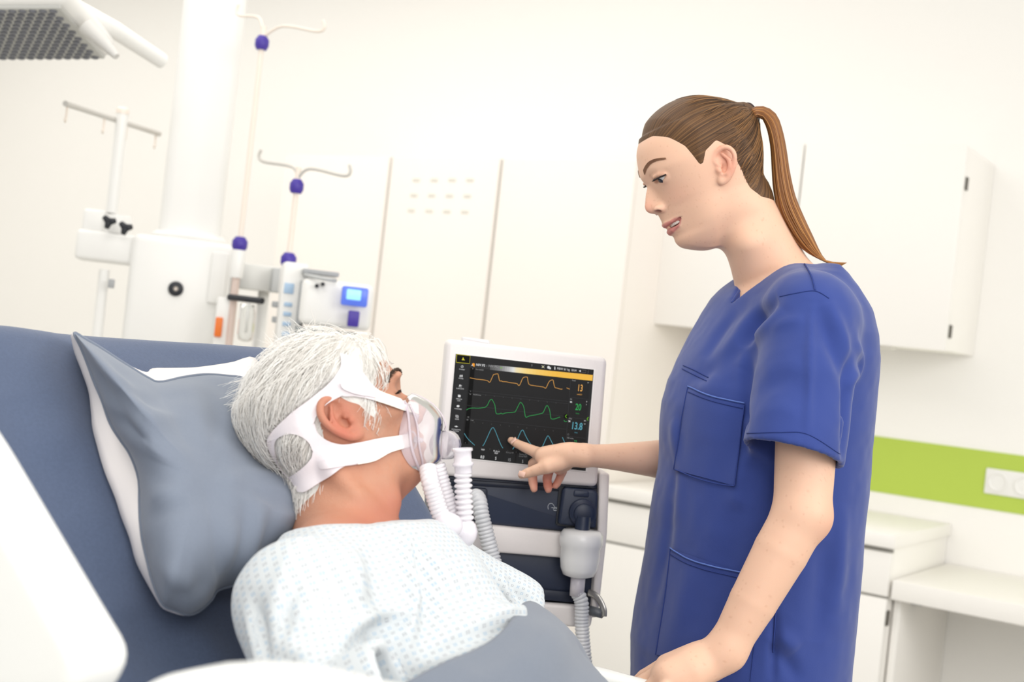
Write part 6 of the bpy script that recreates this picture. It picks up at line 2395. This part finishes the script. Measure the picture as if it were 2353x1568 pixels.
bt = thing('breathing_circuit', 'pair of milky corrugated tubes hanging from the mask to an elbow', 'breathing tube', P(1000, 1130, 1.50))
d1, d2_, d3 = 1.497, 1.525, 1.515
put('tube', *corr([P(*m8(*q), d) for q, d in (((735, 100), d1 + .01), ((775, 350), d1), ((850, 600), d1), ((910, 790), d1), ((985, 950), d1), ((1040, 1000), d1))], .0098, .0046, .0016), M_tube, bt)
put('tube', *corr([P(*m8(*q), d2_) for q in ((880, 60), (945, 300), (1020, 550), (1100, 780), (1190, 950), (1235, 1010))], .0096, .0046, .0016), M_tube, bt)
put('tube', *corr([P(*m8(*q), d3) for q in ((1350, 1150), (1345, 950), (1335, 760), (1322, 520), (1312, 260), (1312, 110))], .0086, .0062, .0044), M_tube, bt)
put('elbow', *lathe([(.006, -.017), (.0125, -.012), (.0138, -.003), (.0138, .005), (.0105, .012), (.004, .0155)], P(*m8(1085, 1040), d1 - .003), .85 * RC - .45 * UC, 24), M_elbow, bt)
put('link', *tube([P(*m8(1130, 1060), d1), P(*m8(1290, 1190), d3)], .0105, 16), M_elbow, bt)
put('elbow', *lathe([(.004, -.0155), (.0115, -.011), (.0150, -.002), (.0145, .006), (.0095, .014)], P(*m8(1335, 1185), d3 - .002), .25 * RC + 1.0 * UC, 24), M_elbow, bt)
put('ring', *lathe([(.0132, -.003), (.0142, 0), (.0132, .003)], P(*m8(945, 1010), d1), .80 * RC - .62 * UC, 24, False), M_elbow, bt)
cp = P(*m8(1312, 30), d3)
put('connector', *lathe([(.0098, -.012), (.0102, -.004), (.0122, -.003), (.0122, .000), (.0102, .001), (.0102, .013), (.0122, .014), (.0118, .017)], cp, UC * .995 - .05 * RC, 22, False), M_elbow, bt)

hs = thing('inspiratory_hose', 'clear corrugated hose from the left navy port of the ventilator', 'hose', P(1110, 1200, 2.0))
put('hose', *corr([vp(1090, 1160, -.004), vp(1093, 1142, .022), vp(1101, 1152, .040), vp(1107, 1185, .050), vp(1118, 1230, .052), vp(1130, 1275, .055), vp(1142, 1325, .06), vp(1150, 1400, .05)], .0120, .0062, .0022), M_tubec, hs)
put('cuff', *lathe([(.0145, -.004), (.0150, .004), (.0135, .008)], vp(1091, 1152, .006), VN, 22), M_elbow, hs)

fl = thing('breathing_filter', 'white ribbed funnel filter under the right ventilator knob', 'filter', vp(1338, 1275, .03))
fa = unit(-UZ + .03 * VR)
ft_ = vp(1337, 1222, .020)
k7 = VD / FPX
put('housing', *lathe([(.010, -.004), (.030, -.002), (.0345, .004), (.0358, .012), (.0352, .022), (.0330, .026), (.0325, .044), (.0305, .060), (.0260, .071), (.0130, .0755)], ft_, fa, 40), clear_mat('filter_shell', (252, 252, 252), 1.25, .15), fl)
put('core', *lathe([(.020, .004), (.0285, .010), (.0270, .040), (.0230, .056), (.012, .060)], ft_, fa, 32), mat('filter_core', (244, 243, 243), .5), fl)
for i in range(36):
    a_ = i * 2 * math.pi / 36
    e1 = unit(np.cross(fa, VN))
    e2 = np.cross(fa, e1)
    d = math.cos(a_) * e1 + math.sin(a_) * e2
    if d @ VN < -.1:
        continue
    put('rib', *tube([ft_ + d * .0295 + fa * .012, ft_ + d * .0280 + fa * .042], .0009, 5), mat('filter_core', (244, 243, 243), .5), fl)
put('neck', *tube([ft_ + fa * .070, ft_ + fa * .105], [.0120, .0122], 18), M_elbow, fl)
h5 = thing('expiratory_hose', 'clear corrugated hose hanging below the funnel filter', 'hose', vp(1340, 1400, .03))
e0 = ft_ + fa * .100
put('hose', *corr([e0, vp(1336, 1385, .022), vp(1337, 1430, .022), vp(1341, 1490, .026), vp(1349, 1560, .03), vp(1362, 1680, .03), vp(1365, 1800, .02)], .0112, .0058, .0019), M_tubec, h5)
